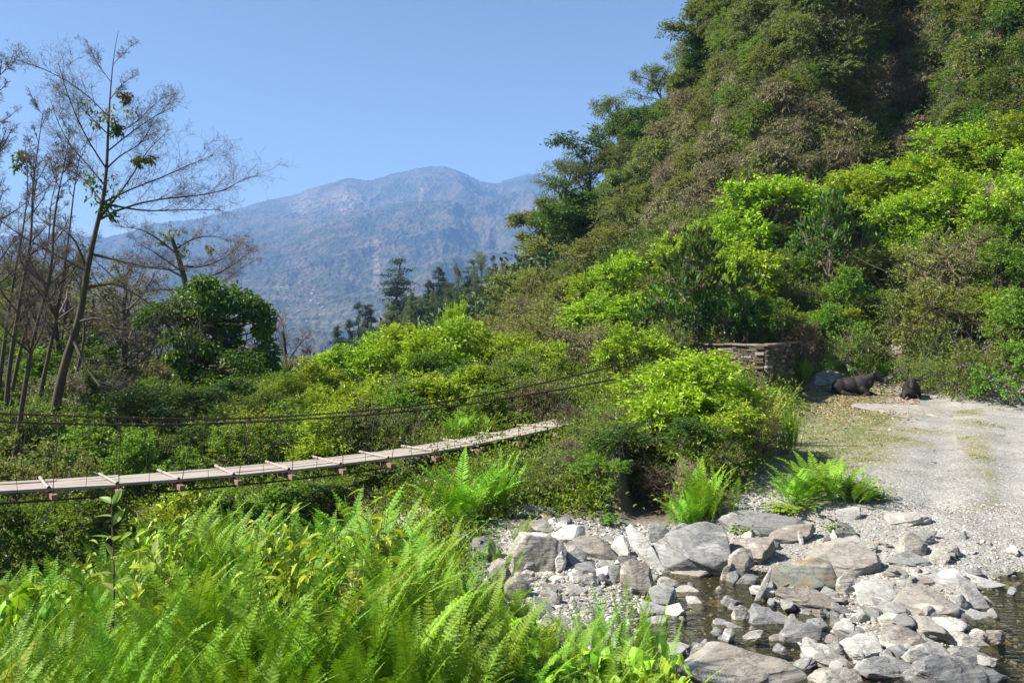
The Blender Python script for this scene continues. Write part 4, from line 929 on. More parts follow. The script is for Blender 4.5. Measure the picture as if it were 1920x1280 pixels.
 ([(1567,999),(1575,980),(1592,984),(1604,1003),(1590,1009),(1575,1007)],'d',52,.8,'small blue-black block on the gravel'),
 ([(1538,1019),(1550,1000),(1559,1011)],'b',60,.8,'small brown peaked stone left of the white upright stone'),
 ([(1557,1006),(1563,992),(1570,1004),(1574,1017),(1560,1017)],'w',66,.6,'white upright stone left of the blue-black block'),
 ([(1496,998),(1502,997),(1507,1019),(1500,1021)],'w',72,.5,'thin white upright stone in front of the layered ledge'),
 ([(1581,1011),(1605,1004),(1631,1025),(1625,1036),(1600,1023)],'p',22,.4,'grey-green flat slab right of the blue-black block'),
 ([(1571,958),(1590,949),(1612,954),(1611,970),(1595,977),(1574,971)],'p',36,.5,'flat five-sided pale rock below the clump of ferns by the track'),
 ([(1661,961),(1690,961),(1735,970),(1741,979),(1700,986),(1671,981)],'t',22,.6,'buried tan slab with an undercut lip at the track edge'),
 ([(1679,1032),(1694,1008),(1712,1002),(1737,1020),(1742,1036),(1710,1044),(1690,1046)],'c',46,.8,'big cream lumpy boulder on the gravel'),
 ([(1744,1046),(1754,1028),(1768,1029),(1779,1045),(1773,1061),(1752,1060)],'c',58,.8,'upright cream rock right of the big cream lumpy boulder'),
 ([(1667,1052),(1684,1040),(1711,1037),(1742,1056),(1736,1063),(1700,1062)],'g',28,.6,'grey lens-shaped slab in front of the big cream lumpy boulder'),
 ([(1659,1076),(1679,1058),(1706,1070),(1701,1083),(1670,1082)],'t',34,.6,'tan wedge rock left of the dark brown rock'),
 ([(1564,1091),(1580,1081),(1599,1089),(1603,1109),(1579,1117),(1569,1106)],'c',50,.8,'cream pentagonal rock touching the rust-stained boulder'),
 ([(733,992),(760,964),(800,957),(832,964),(822,986),(790,1012),(742,1014)],'t',46,.7,'large pale rounded boulder half hidden by fern tips'),
 ([(843,1017),(855,1003),(880,1003),(884,1020),(865,1038),(848,1034)],'g',60,.7,'blue-grey rock behind the ferns left of the dark shaded boulder'),
 ([(1522,711),(1548,697),(1577,694),(1580,704),(1550,724),(1530,720)],'g',30,.4,'grey slab sloping behind the lying cow'),
 ([(1648,716),(1688,686),(1703,679),(1694,700),(1671,717)],'t',46,.5,'long tan rock sloping up the bank between the cows'),
 ([(1655,612),(1690,600),(1722,602),(1722,624),(1680,628)],'t',60,.6,'brown-grey outcrop on the bank above the cows'),
 ([(1672,645),(1700,630),(1725,640),(1715,662),(1680,664)],'t',55,.6,'crumbling pale outcrop just above the long tan rock'),
 ([(1598,756),(1640,750),(1690,753),(1755,768),(1776,777),(1745,780),(1690,775),(1645,767)],'t',9,.12,'flat cream bedrock step in the track below the calf'),
]
def build_rocks():
    for k, (pts, mat, inc, th, lab) in enumerate(ROCKS):
        big = max(p[0] for p in pts)-min(p[0] for p in pts)
        traced_rock(pts, mat, lab, inc, th, 6 if big > 45 else 5)

def stone_protos():
    out = []
    for k in range(14):
        r = np.random.default_rng(300+k)
        P = norm(r.normal(size=(11, 3)))*np.array([1, r.uniform(.6, .9), r.uniform(.28, .6)])*r.uniform(.8, 1.1, (11, 1))
        X, Fc = hull_rock(P, r, 4, 60, .02, lay=np.array([0, 0, 1.])); X /= np.abs(X).max(); out.append((X, Fc))
    return out
def build_stones():
    SP = stone_protos(); mats = ['p', 'w', 'g', 'c', 'b', 'p', 'g', 't', 'd', 'y']; cols = {'p': 'pale grey', 'w': 'white', 'g': 'grey', 'c': 'cream', 'b': 'brown', 't': 'tan', 'd': 'dark', 'y': 'ochre'}
    meshes = {}
    r = np.random.default_rng(77); n = 0
    zones = [ ((960, 1900), (1005, 1275), 84, (18, 44), 'broken slab wedged among the stream boulders'),
     ((1560, 1860), (1080, 1275), 44, (24, 56), 'jumbled slab of the lower boulder cluster'),
     ((1230, 1720), (1110, 1275), 44, (24, 58), 'tumbled slab standing in the shallow water'),
     ((1490, 1925), (800, 960), 34, (4, 11), 'stone lying loose on the track'),
     # px, py ranges, count, size px, description
     ((1000, 1200), (1085, 1170), 66, (7, 20), 'cobble in the stony patch above the foreground ferns'),
     ((1450, 1700), (1000, 1075), 32, (5, 12), 'small cobble on the gravel among the upper boulders'),
     ((1230, 1420), (1145, 1185), 26, (5, 13), 'little cobble of the gravel spit left of midstream'),
     ((1560, 1860), (1075, 1270), 50, (9, 26), 'small cobble filling a gap in the lower boulder cluster'),
     ((1640, 1925), (1015, 1105), 34, (6, 17), 'shore cobble by the right pool')]
    for (x0, x1), (y0, y1), cnt, (s0, s1), desc in zones:
        for _ in range(cnt):
            px, py = r.uniform(x0, x1), r.uniform(y0, y1); Y = ray(px, py, 5.)
            if Y is None: continue
            mt = mats[int(r.integers(0, len(mats)))]; k = int(r.integers(0, 14))
            if (k, mt) not in meshes: meshes[(k, mt)] = make_mesh('stone', SP[k][0], [SP[k][1]], R_[mt], None, True)
            meshes[(k, mt)].set_sharp_from_angle(angle=math.radians(26))
            s = r.uniform(s0, s1)/2/F*Y; slab = 'slab' in desc
            if slab and mt in 'tydc': mt = 'g' if r.random() < .5 else 'p'; k2 = (k, mt); meshes.setdefault(k2, make_mesh('stone', SP[k][0], [SP[k][1]], R_[mt], None, True))
            gz = max(G((px-960)/F*Y, Y), -.03 if slab else -9)
            o = obj('rock' if slab else 'stone', meshes[(k, mt)], loc=(*P3(px, py, Y)[:2], gz+s*(.34 if slab else .18))); o.scale = (s, s, s*(r.uniform(1.0, 1.9) if slab else r.uniform(.8, 1.3)))
            o.rotation_euler = (r.normal(0, .3), r.normal(0, .3), r.uniform(0, 6.28))
            tag(o, f'{cols[mt]} {desc}', 'rock' if slab else 'stone', f'{cols[mt]} pieces: {desc}'); n += 1
    # gravel nobody could count
    V0, F0 = ico(1)
    def gravel(name, N, samp, smin, smax, mat, label, seed):
        r = np.random.default_rng(seed); px, Y = samp(r, N); z = zfun(px, Y)
        keep = (open_mask(px, Y, z) > .45) & ((z > -.015) | (r.random(N) < .2)); px, Y, z = px[keep], Y[keep], z[keep]; n = len(px)
        s = smin*(smax/smin)**(r.random(n)**2.2)*np.where((px > 1430) & (Y > 9.7), .6, 1.0); sc = np.stack([s, s*r.uniform(.55, .95, n), s*r.uniform(.2, .6, n)], 1)
        a = r.uniform(0, 6.28, n); J = V0[None]*(1+r.normal(0, .16, (n, len(V0), 1)))*sc[:, None]
        X = np.stack([J[..., 0]*np.cos(a)[:, None]-J[..., 1]*np.sin(a)[:, None], J[..., 0]*np.sin(a)[:, None]+J[..., 1]*np.cos(a)[:, None], J[..., 2]+J[..., 0]*r.normal(0, .25, (n, 1))], -1)
        X += np.stack([(px-960)/F*Y, Y, z+s*.12], -1)[:, None]
        q = (np.arange(n)[:, None, None]*len(V0)+F0[None]).reshape(-1, 3)
        me = make_mesh(name, X.reshape(-1, 3), [q], mat, {'v': np.repeat(r.random(n), len(V0))}, False)
        tag(obj(name, me), label, None, None, 'stuff')
    gm, t = nt('loose_gravel'); g = NG(t); v = g.n('ShaderNodeAttribute', {'attribute_name': 'v'}).outputs['Fac']
    c = g.ramp(v, [(0, (.12, .115, .105)), (.35, (.26, .25, .235)), (.75, (.44, .42, .38)), (.93, (.66, .64, .59)), (.95, (.30, .22, .16)), (1, (.34, .26, .19))])
    g.out(g.n('ShaderNodeBsdfPrincipled', Base_Color=c, Roughness=.85, Normal=g.bump(g.noise(40, 3, g.coord()), .4, .01)).outputs[0])
    gravel('stream_gravel', 50000, lambda r, N: (r.uniform(900, 1960, N), r.uniform(5.8, 12.6, N)), .007, .045, gm, 'mixed pale pebbles of the stream bed', 1)
    gravel('track_gravel', 42000, lambda r, N: (r.uniform(1330, 1960, N), 11.5+17.5*r.random(N)**1.2), .005, .026, gm, 'loose grey gravel scattered on the track', 2)
    # dead leaves and slate chips by the cows
    r = np.random.default_rng(8); n = 2600; px = r.uniform(1450, 1720, n); py = np.clip(r.normal(748, 22, n), 712, 850)
    Y = np.array([ray(a, b, 12.) or 20 for a, b in zip(px, py)]); z = zfun(px, Y); mb = MB()
    d = unit(r, n); d[:, 2] *= .15; leaves(mb, np.stack([(px-960)/F*Y, Y, z+.012], -1), d, r.uniform(.05, .16, n), r.uniform(.03, .09, n), r, up=3)
    lm, t = nt('fallen_leaf'); g = NG(t); c = g.ramp(g.n('ShaderNodeAttribute', {'attribute_name': 'v'}).outputs['Fac'], [(0, (.20, .11, .06)), (.5, (.36, .22, .13)), (1, (.52, .42, .32))])
    g.out(g.n('ShaderNodeBsdfPrincipled', Base_Color=c, Roughness=.8).outputs[0])
    tag(obj('fallen_leaves', mb.mesh('fallen_leaves', lm)), 'dry brown leaves strewn over the clearing in front of the cows', None, None, 'stuff')
    # short grass tufts on the clearing
    n = 60000; px = r.uniform(1350, 1960, n); Y = r.uniform(12.6, 28, n); z = zfun(px, Y); x = (px-960)/F*Y
    e = fbm(np.stack([x*.5, Y*.5, 0*x], -1), 4); f = fbm(np.stack([x*1.6, Y*1.6, 0*x+4], -1), 3)
    ok = (open_mask(px, Y, z) > .3) & (((px+e*140 < 1660) & (f > -.12)) | ((e > .2) & (np.abs(px-1840) < 45) & (f > -.2)) | (f > .42)); x, Y, z = x[ok], Y[ok], z[ok]; n = len(x)
    mb = MB(); leaves(mb, np.stack([x, Y, z-.01], -1), unit(r, n, 1.6), r.uniform(.03, .09, n), .012, r, droop=.2)
    tag(obj('short_grass', mb.mesh('short_grass', M['grass'])), 'short yellowish grass on the clearing left of the track', None, None, 'stuff')

# ------------------------------------------------------------------ suspension footbridge
def build_bridge():
    wm, t = nt('weathered_plank'); g = NG(t); co = g.coord()
    n = g.noise(14, 6, g.map(co, (.35, .6, 3)), .7); v = g.n('ShaderNodeAttribute', {'attribute_name': 'v'}).outputs['Fac']
    c = g.mix(n, (.22, .19, .165), (.42, .385, .34)); c = g.mix(g.math('MULTIPLY', v, .45), c, (.26, .20, .165))
    g.out(g.n('ShaderNodeBsdfPrincipled', Base_Color=c, Roughness=.85, Normal=g.bump(n, .5, .01)).outputs[0])
    bm_, t = nt('dark_beam_wood'); g = NG(t); n = g.noise(20, 5, g.coord())
    g.out(g.n('ShaderNodeBsdfPrincipled', Base_Color=g.mix(n, (.16, .085, .06), (.30, .19, .14)), Roughness=.8).outputs[0])
    cm, t = nt('rusty_steel_cable'); g = NG(t); n = g.noise(60, 4, g.coord())
    g.out(g.n('ShaderNodeBsdfPrincipled', Base_Color=g.mix(n, (.035, .025, .02), (.12, .07, .045)), Roughness=.6, Metallic=.5).outputs[0])
    A, B = np.array([-9.2, 11.9]), np.array([1.35, 17.6]); dv = B-A; Ltot = float(np.linalg.norm(dv)); u = dv/Ltot; w = np.array([u[1], -u[0]])  # w: towards the camera side
    zk = np.array([(-2, 920), (1, 0)])
    # deck height from traced near-edge points
    trace = [(-200, 936), (0, 928), (125, 918), (245, 907), (355, 899), (460, 891), (555, 883), (640, 874), (720, 864), (795, 853), (865, 840), (930, 829), (990, 815), (1045, 803), (1080, 796)]
    def s_of(px):   # distance along the near edge seen at column px
        k = (px-960)/F; a = A+w*.48
        return (k*a[1]-a[0])/(u[0]-k*u[1])
    S, Z = [], []
    for px, py in trace:
        s = s_of(px); y = (A+w*.48+u*s)[1]; S.append(s); Z.append(EYE-(py-HOR)/F*y)
    pf = np.polyfit(S, Z, 3); zd = lambda s: float(np.polyval(pf, s))
    def pt(s, o, dz=0): p = A+u*s+w*o; return np.array([p[0], p[1], zd(s)+dz])
    root = empty('suspension_bridge', (0, 0, 0)); tag(root, 'narrow plank suspension footbridge with cable handrails over the ravine', 'bridge')
    s0, s1, sp = s_of(-330), s_of(1078), .93
    ss = np.arange(s0, s1, sp); r = np.random.default_rng(3)
    for i, s in enumerate(ss):
        e = min(s+sp, s1)
        for j in range(4):
            o = -.32+j*.213; mb = MB(); a, b = pt(s-.03, o, r.normal(0, .006)), pt(e+.02, o, r.normal(0, .006))
            ax = (b-a)/2; box(mb, (a+b)/2, ax, np.append(w, 0)*.098*r.uniform(.93, 1.0), (0, 0, .022), r.random())
            obj('plank', mb.mesh('plank', wm), root)
        # batten: rounded pole across the deck
        ph = r.normal(0, .05); mb = MB(); tubes(mb, [np.array([pt(s-.28+ph, -.52, .045), pt(s-.14, 0, .045), pt(s-ph, .44, .04)])], [[.026, .024, .026]], 8)
        V = None
        obj('batten', mb.mesh('batten', wm, True), root)
        mb = MB(); c = pt(s-.12, .0, -.095); box(mb, c, np.append(w, 0)*.60+np.append(u, 0)*.15, np.append(u, 0)*.042, (0, 0, .040)); obj('crossbeam', mb.mesh('crossbeam', bm_), root)
    rs = np.linspace(s0-1, s1+.1, 60)
    for o in (-.42, .42):
        mb = MB(); tubes(mb, [np.array([pt(s, o, -.165) for s in rs])], [np.full(60, .017)], 6); obj('support_cable', mb.mesh('support_cable', cm, True), root)
    near = [(-400, 786), (0, 790), (120, 794), (330, 796), (480, 790), (640, 781), (760, 771), (860, 760), (960, 745), (1060, 728), (1150, 711), (1220, 697)]
    far = [(-400, 768), (0, 775), (120, 779), (330, 785), (480, 783), (640, 773), (760, 762), (860, 748), (960, 730), (1060, 708), (1150, 687), (1215, 672)]
    def rail(tr, o):
        out = []
        for px, py in tr:
            k = (px-960)/F; a = A+w*o; s = (k*a[1]-a[0])/(u[0]-k*u[1]); y = (a+u*s)[1]; out.append(np.array([(a+u*s)[0], y, EYE-(py-HOR)/F*y]))
        return resample(out, 70)
    for tr, o in ((near, .58), (far, -.62)):
        R = rail(tr, o); 
        off = .012*np.stack([np.zeros(70), np.zeros(70), np.ones(70)], 1)
        mb = MB(); tubes(mb, [R-off*.9, R+off*.9], [np.full(70, .0095)]*2, 6)
        for k in range(2, 68, 2): box(mb, R[k], np.append(u, 0)*.014, np.append(w, 0)*.017, (0, 0, .024))
        obj('handrail_cable', mb.mesh('handrail_cable', cm, True), root)
        for i, s in enumerate(ss):
            ro = .58 if o > 0 else -.62; base = pt(s, ro*.95, -.09)
            j = np.argmin(np.linalg.norm(R[:, :2]-(A+u*(s+.08)+w*ro), axis=1)); mb = MB()
            tubes(mb, [np.array([base, (base+R[j])/2+r.normal(0, .015, 3), R[j]])], [[.007]*3], 4); obj('suspender', mb.mesh('suspender', cm), root)
            if i < len(ss)-1:
                m = pt(s+.46, ro*.8, -.02); j = np.argmin(np.linalg.norm(R[:, :2]-(A+u*(s+.42)+w*ro), axis=1)); mb = MB()
                tubes(mb, [np.array([m, R[j]])], [[.0045]*2], 3); obj('suspender', mb.mesh('suspender', cm), root)

# ------------------------------------------------------------------ dry-stone wall
def build_wall():
    m, t = nt('dry_stone'); g = NG(t); co = g.coord(); v = g.n('ShaderNodeAttribute', {'attribute_name': 'v'}).outputs['Fac']
    c = g.ramp(v, [(0, (.05, .035, .028)), (.55, (.12, .088, .07)), (.88, (.20, .165, .14)), (1, (.40, .39, .38))])
    c = g.mix(g.ramp(g.noise(9, 5, co), [(.4, (0, 0, 0)), (.7, (.5, .5, .5))]), c, (.10, .10, .05))
    g.out(g.n('ShaderNodeBsdfPrincipled', Base_Color=c, Roughness=.9, Normal=g.bump(g.noise(30, 5, co), .6, .02)).outputs[0])
    cm, t = nt('wall_earth_core'); g = NG(t); g.out(g.n('ShaderNodeBsdfPrincipled', Base_Color=(.05, .038, .028, 1), Roughness=1).outputs[0])
    c0 = P3(1432, 646, 25.0); L0 = P3(1248, 641, 28.5); R0 = P3(1496, 649, 29.4); top = c0[2]
    root = empty('stone_wall', (c0[0], c0[1], .4)); tag(root, 'low dry-stone terrace wall with a sharp corner behind the lime shrub', 'wall')
    mb = MB(); r = np.random.default_rng(12); base = np.array([c0[0], c0[1], .4])
    for P, Q, out_n in ((L0, c0, None), (c0, R0, None)):
        d = (Q-P)[:2]; L = np.linalg.norm(d); d = d/L; nrm = np.array([d[1], -d[0]])
        z = .2
        while z < top-.07:
            h = r.uniform(.045, .11); x = -.1 if z % .2 < .1 else 0
            while x < L:
                wd = r.uniform(.14, .5); cxy = P[:2]+d*min(x+wd/2, L-.02)+nrm*(-.12+r.normal(0, .025))
                box(mb, np.array([*cxy, z+h/2])-base, np.append(d, r.normal(0, .02))*wd*.485, np.append(nrm, 0)*.14, (0, 0, h*.46), r.random()**1.5); x += wd
            z += h
        x = 0
        while x < L:
            wd = r.uniform(.3, .7); cxy = P[:2]+d*min(x+wd/2, L)+nrm*(-.12)
            box(mb, np.array([*cxy, top-.035+r.normal(0, .008)])-base, np.append(d, r.normal(0, .02))*wd*.49, np.append(nrm, 0)*.21, (0, 0, .03), .5+.4*r.random()); x += wd
    o = mb.mesh('masonry', m)
    bm = bmesh.new(); bm.from_mesh(o); bmesh.ops.bevel(bm, geom=bm.edges[:], offset=.010, segments=1, affect='EDGES', profile=.6); bm.to_mesh(o); bm.free()
    obj('masonry', o, root)
    mb = MB(); poly = [L0[:2]+[.15, .35], c0[:2]+[-.02, .28], R0[:2]+[-.25, .2], R0[:2]+[-1.5, 1.5], L0[:2]+[1., 2.]]
    n = len(poly); V = [(*p, .0) for p in poly]+[(*p, top-.08) for p in poly]; V = np.array(V)-base
    mb.add(V, [[i, (i+1) % n, n+(i+1) % n, n+i] for i in range(n)]); mb.add(V, [[n, n+1, n+2], [n, n+2, n+3], [n, n+3, n+4]])
    obj('earth_core', mb.mesh('earth_core', cm), root)

# ------------------------------------------------------------------ cattle
def blob_mesh(name, parts, mat, voxel=.022, smooth=6):
    """one continuous surface from overlapping tapered limbs; parts: (p0, r0, p1, r1) or (c, (rx, ry, rz), rot_z)"""
    bm = bmesh.new()
    for p in parts:
        if len(p) == 4:
            a, ra, b, rb = np.array(p[0], float), p[1], np.array(p[2], float), p[3]; n = 7
            for t in np.linspace(0, 1, n):
                c = a*(1-t)+b*t; R = ra*(1-t)+rb*t
                bmesh.ops.create_icosphere(bm, subdivisions=3, radius=R, matrix=Matrix.Translation(Vector(c)))
        else:
            c, s, rot = p; Mx = Matrix.Translation(Vector(c))@Matrix.Rotation(rot[2], 4, 'Z')@Matrix.Rotation(rot[1], 4, 'Y')@Matrix.Rotation(rot[0], 4, 'X')@Matrix.Diagonal((*s, 1))
            bmesh.ops.create_icosphere(bm, subdivisions=4, radius=1, matrix=Mx)
    me = bpy.data.meshes.new(name); bm.to_mesh(me); bm.free()
    o = bpy.data.objects.new(name, me); C.collection.objects.link(o)
    md = o.modifiers.new('r', 'REMESH'); md.mode = 'VOXEL'; md.voxel_size = voxel
    ms = o.modifiers.new('s', 'SMOOTH'); ms.iterations = smooth; ms.factor = .5
    dg = bpy.context.evaluated_depsgraph_get(); e = o.evaluated_get(dg); out = bpy.data.meshes.new_from_object(e)
    bpy.data.objects.remove(o); out.name = name; out.materials.clear(); out.materials.append(mat)
    out.polygons.foreach_set('use_smooth', np.ones(len(out.polygons), bool)); return out
def hide_mat(name, c1, c2):
    m, t = nt(name); g = NG(t); co = g.coord(); n = g.noise(3, 5, co); f = g.noise(90, 3, g.map(co, (1, 1, .3)))
    p = g.n('ShaderNodeBsdfPrincipled', Base_Color=g.mix(g.ramp(n, [(.4, (0, 0, 0)), (.65, (1, 1, 1))]), c1, c2), Roughness=.75, Normal=g.bump(f, .5, .01))
    g.out(p.outputs[0]); return m
def flat_mat(name, c, rough=.5):
    m, t = nt(name); g = NG(t); n = g.noise(40, 3, g.coord()); g.out(g.n('ShaderNodeBsdfPrincipled', Base_Color=g.mix(n, c, tuple(x*.7 for x in c)), Roughness=rough).outputs[0]); return m
def build_cows():
    hm = hide_mat('black_hide', (.004, .004, .005), (.014, .007, .006)); hm2 = hide_mat('calf_hide', (.006, .005, .005), (.018, .012, .009))
    horn = flat_mat('horn', (.16, .14, .12)); nose = flat_mat('wet_muzzle', (.05, .045, .045), .25); eye = flat_mat('eye', (.005, .004, .004), .1); hoof = flat_mat('hoof', (.05, .045, .04), .4)
    ear_in = flat_mat('ear_inner', (.10, .07, .065), .8)
    # adult: local frame x = forward (towards the head), z up; lying on the chest, legs folded
    P = [((-.62, 0, .36), (.40, .33, .33), (0, .1, 0)), ((-.25, 0, .40), (.52, .36, .34), (0, 0, 0)), ((.22, 0, .43), (.46, .31, .36), (0, -.1, 0)),
         ((.42, 0, .62), .22, (.80, 0, .80), .15), ((.35, 0, .40), .27, (.62, 0, .55), .19), ((.0, 0, .66), .13, (.35, 0, .74), .14), ((-.55, 0, .60), .13, (-.1, 0, .64), .12),
         ((.80, 0, .82), .145, (.98, 0, .74), .115), ((.98, 0, .74), .115, (1.18, 0, .63), .075), ((.95, 0, .68), .09, (1.12, 0, .58), .05),
         # haunches and folded hind legs
         ((-.72, -.24, .34), (.30, .14, .29), (0, .2, 0)), ((-.72, .24, .34), (.30, .14, .29), (0, .2, 0)),
         ((-.55, -.36, .13), .10, (-.15, -.42, .08), .055), ((-.15, -.42, .08), .05, (.02, -.40, .05), .045), ((-.55, .36, .13), .10, (-.15, .42, .08), .055),
         # forelegs folded under the chest
         ((.30, -.26, .30), .12, (.58, -.30, .12), .075), ((.58, -.30, .12), .07, (.28, -.34, .06), .045), ((.30, .26, .30), .12, (.62, .28, .12), .075), ((.62, .28, .11), .065, (.92, .26, .05), .045),
         ((-.98, 0, .42), .04, (-1.06, .03, .16), .025), ((-1.06, .03, .16), .025, (-1.0, .12, .05), .045)]
    body = blob_mesh('cow', P, hm)
    def add_face(root, ex, ey, ez, dirx, s, nz, horn_len):
        for sg in (-1, 1):
            mb = MB(); c = np.array([ex-.16*s, sg*.11*s, ez+.10*s]); tip = c+np.array([-.03, sg*.24, -.02])*s; n = 6; t = np.linspace(0, 1, n)
            mid = c+(tip-c)*t[:, None]; w = np.sin(np.pi*np.clip(t*.9+.1, 0, 1))*.062*s; fw = np.array([.5, 0, -.2]); up = np.array([0, 0, 1.])
            V = np.concatenate([mid+up*w[:, None], mid-up*w[:, None], mid+fw*.35*w[:, None]-np.array([.02, 0, 0]), mid-np.array([.035*s, 0, 0])])
            i = np.arange(n-1); q = np.concatenate([np.stack([a*n+i, a*n+i+1, b*n+i+1, b*n+i], 1) for a, b in ((0, 2), (2, 1), (1, 3), (3, 0))])
            mb.add(V, q); obj('ear', mb.mesh('ear', hm, True), root)
            mb = MB(); X, Fc = ico(3); mb.add(X*.022*s+np.array([ex+.02*s, sg*.095*s, ez+.02*s]), Fc); obj('eye', mb.mesh('eye', eye, True), root)
            if horn_len:
                mb = MB(); h0 = np.array([ex-.10*s, sg*.08*s, ez+.13*s]); tubes(mb, [resample([h0, h0+np.array([-.03, sg*.12, .05])*horn_len, h0+np.array([-.04, sg*.16, .17])*horn_len], 6)], [np.linspace(.028, .006, 6)], 7); obj('horn', mb.mesh('horn', horn, True), root)
        mb = MB(); X, Fc = ico(4); mb.add(X*np.array([.035, .062, .045])*s+np.array(nz), Fc); obj('muzzle', mb.mesh('muzzle', nose, True), root)
    g = P3(1604, 741, 27.6); gz = G(g[0], g[1])
    root = empty('cow', (g[0], g[1], gz-.02), math.radians(-20)); tag(root, 'large black cow lying down with its head raised, looking right', 'cow', 'cattle resting by the track')
    root.scale = (.74, .86, .90); obj('body', body, root); add_face(root, .93, 0, .80, 1, 1.0, (1.20, 0, .61), .6)
    for c in ((.06, -.40, .045), (.96, .26, .045)):
        mb = MB(); X, Fc = ico(3); mb.add(X*np.array([.07, .04, .035])+np.array(c), Fc); obj('hoof', mb.mesh('hoof', hoof, True), root)
    # calf facing the camera
    P = [((-.28, 0, .27), (.34, .25, .25), (0, 0, 0)), ((.08, 0, .28), (.30, .22, .25), (0, 0, 0)), ((-.45, .16, .20), (.20, .10, .18), (0, 0, 0)), ((-.45, -.16, .20), (.20, .10, .18), (0, 0, 0)),
         ((.20, 0, .36), .17, (.36, 0, .50), .12), ((.36, 0, .53), .125, (.46, 0, .48), .10), ((.46, 0, .48), .10, (.60, 0, .38), .062),
         ((.18, .18, .18), .08, (.42, .20, .07), .05), ((.18, -.18, .18), .08, (.42, -.20, .07), .05), ((.42, -.2, .06), .045, (.24, -.24, .04), .035), ((-.35, -.25, .08), .06, (-.05, -.30, .05), .04)]
    body = blob_mesh('calf', P, hm2, .018)
    g = P3(1712, 762, 26.3); gz = G(g[0], g[1])
    root = empty('calf', (g[0]-.05, g[1], gz-.02), math.radians(-116)); tag(root, 'small dark woolly calf lying curled and facing the camera', 'calf', 'cattle resting by the track')
    root.scale = (1.12, 1.12, 1.12); obj('body', body, root); add_face(root, .50, 0, .52, 1, .8, (.62, 0, .37), 0)
# ------------------------------------------------------------------ left-hand bare trees, traced limbs
def traced_tree(trunk, Y, rads, branches, label, name='bare_tree', seed=1, nch=(0, 9, 6, 5, 0), clumps=(), group='bare trees on the left slope', twigR=1.0, shoots=0):
    r = np.random.default_rng(seed); g = ground_at(trunk[0][0], Y); base = np.array([g.x, g.y, g.z-.3])
    tr = [P3(a, b, Y) for a, b in trunk]; tr[0] = base; tp = resample(tr, 26)
    rr = np.interp(np.linspace(0, 1, 26), np.linspace(0, 1, len(rads)), rads)
    root = empty(name, base); tag(root, label, 'tree', group)
    mb = MB(); tubes(mb, [tp-base], [rr], 10); obj('trunk', mb.mesh('trunk', M['bark'], True), root)
    out = {}
    bl = [[P3(a, b, Y) for a, b in br] for br in branches]
    for k in range(shoots):
        i = int(r.integers(9, 26)); L = (1-i/34)*r.uniform(1.6, 3.2)*(trunk[0][1]-trunk[-1][1])/800*Y/22
        a = r.uniform(0, 6.28); d = norm(np.array([math.cos(a), math.sin(a)*.8, r.uniform(.8, 1.6)])); bl.append([tp[i], tp[i]+d*L*.5, tp[i]+norm(d+[0, 0, .2])*L])
    for q in bl:
        dy = r.normal(0, .28); q = np.array(q); L = np.linalg.norm(q[-1]-q[0]); i = np.argmin(np.linalg.norm(tp-q[0], axis=1)); q[0] = tp[i]
        q[:, 1] += np.linspace(0, dy*L, len(q)); p = resample(q, 9); r0 = min(rr[i]*.6, .012+.016*L); out.setdefault(1, []).append((p, np.linspace(r0, .006, 9)))
        for _ in range(int((8+L*5.8) if not shoots else (5+L*5.5))):
            t = r.uniform(.15, 1)*8; j = min(int(t), 7); c = p[j]+(p[j+1]-p[j])*(t-j); ax = norm(p[j+1]-p[j]); s = norm(np.cross(ax, r.normal(size=3)))
            s[2] = abs(s[2])*.6+s[2]*.4
            grow(out, r, c, norm(ax*.75+s*.7), L*r.uniform(.16, .38)*(1.2-.4*t/8), .0068*(1.3-.5*t/8), 2, 4, (0, 0, 6, 4, 0), .8, .16, .05, .55, 5)
    for lv in out:
        for k in range(len(out[lv])): out[lv][k] = (out[lv][k][0]-base, out[lv][k][1]*(twigR if lv > 1 else 1))
    obj('limbs', grown_mesh(out, [1], 'limbs', M['bark']), root)
    obj('twigs', grown_mesh(out, [2, 3, 4], 'twigs', M['twig']), root)
    for (px, py, wpx, mt) in clumps:
        c = P3(px, py, Y)-base; n = 110; mb = MB(); s = wpx/F*Y*.34; cc = r.normal(0, 1, (9, 3))*np.array([.9, .8, 1.1])
        P = c+(cc[r.integers(0, 9, n)]+r.normal(0, .38, (n, 3)))*s; leaves(mb, P, unit(r, n, -.6), .15, .07, r); obj('foliage', mb.mesh('foliage', M[mt]), root)

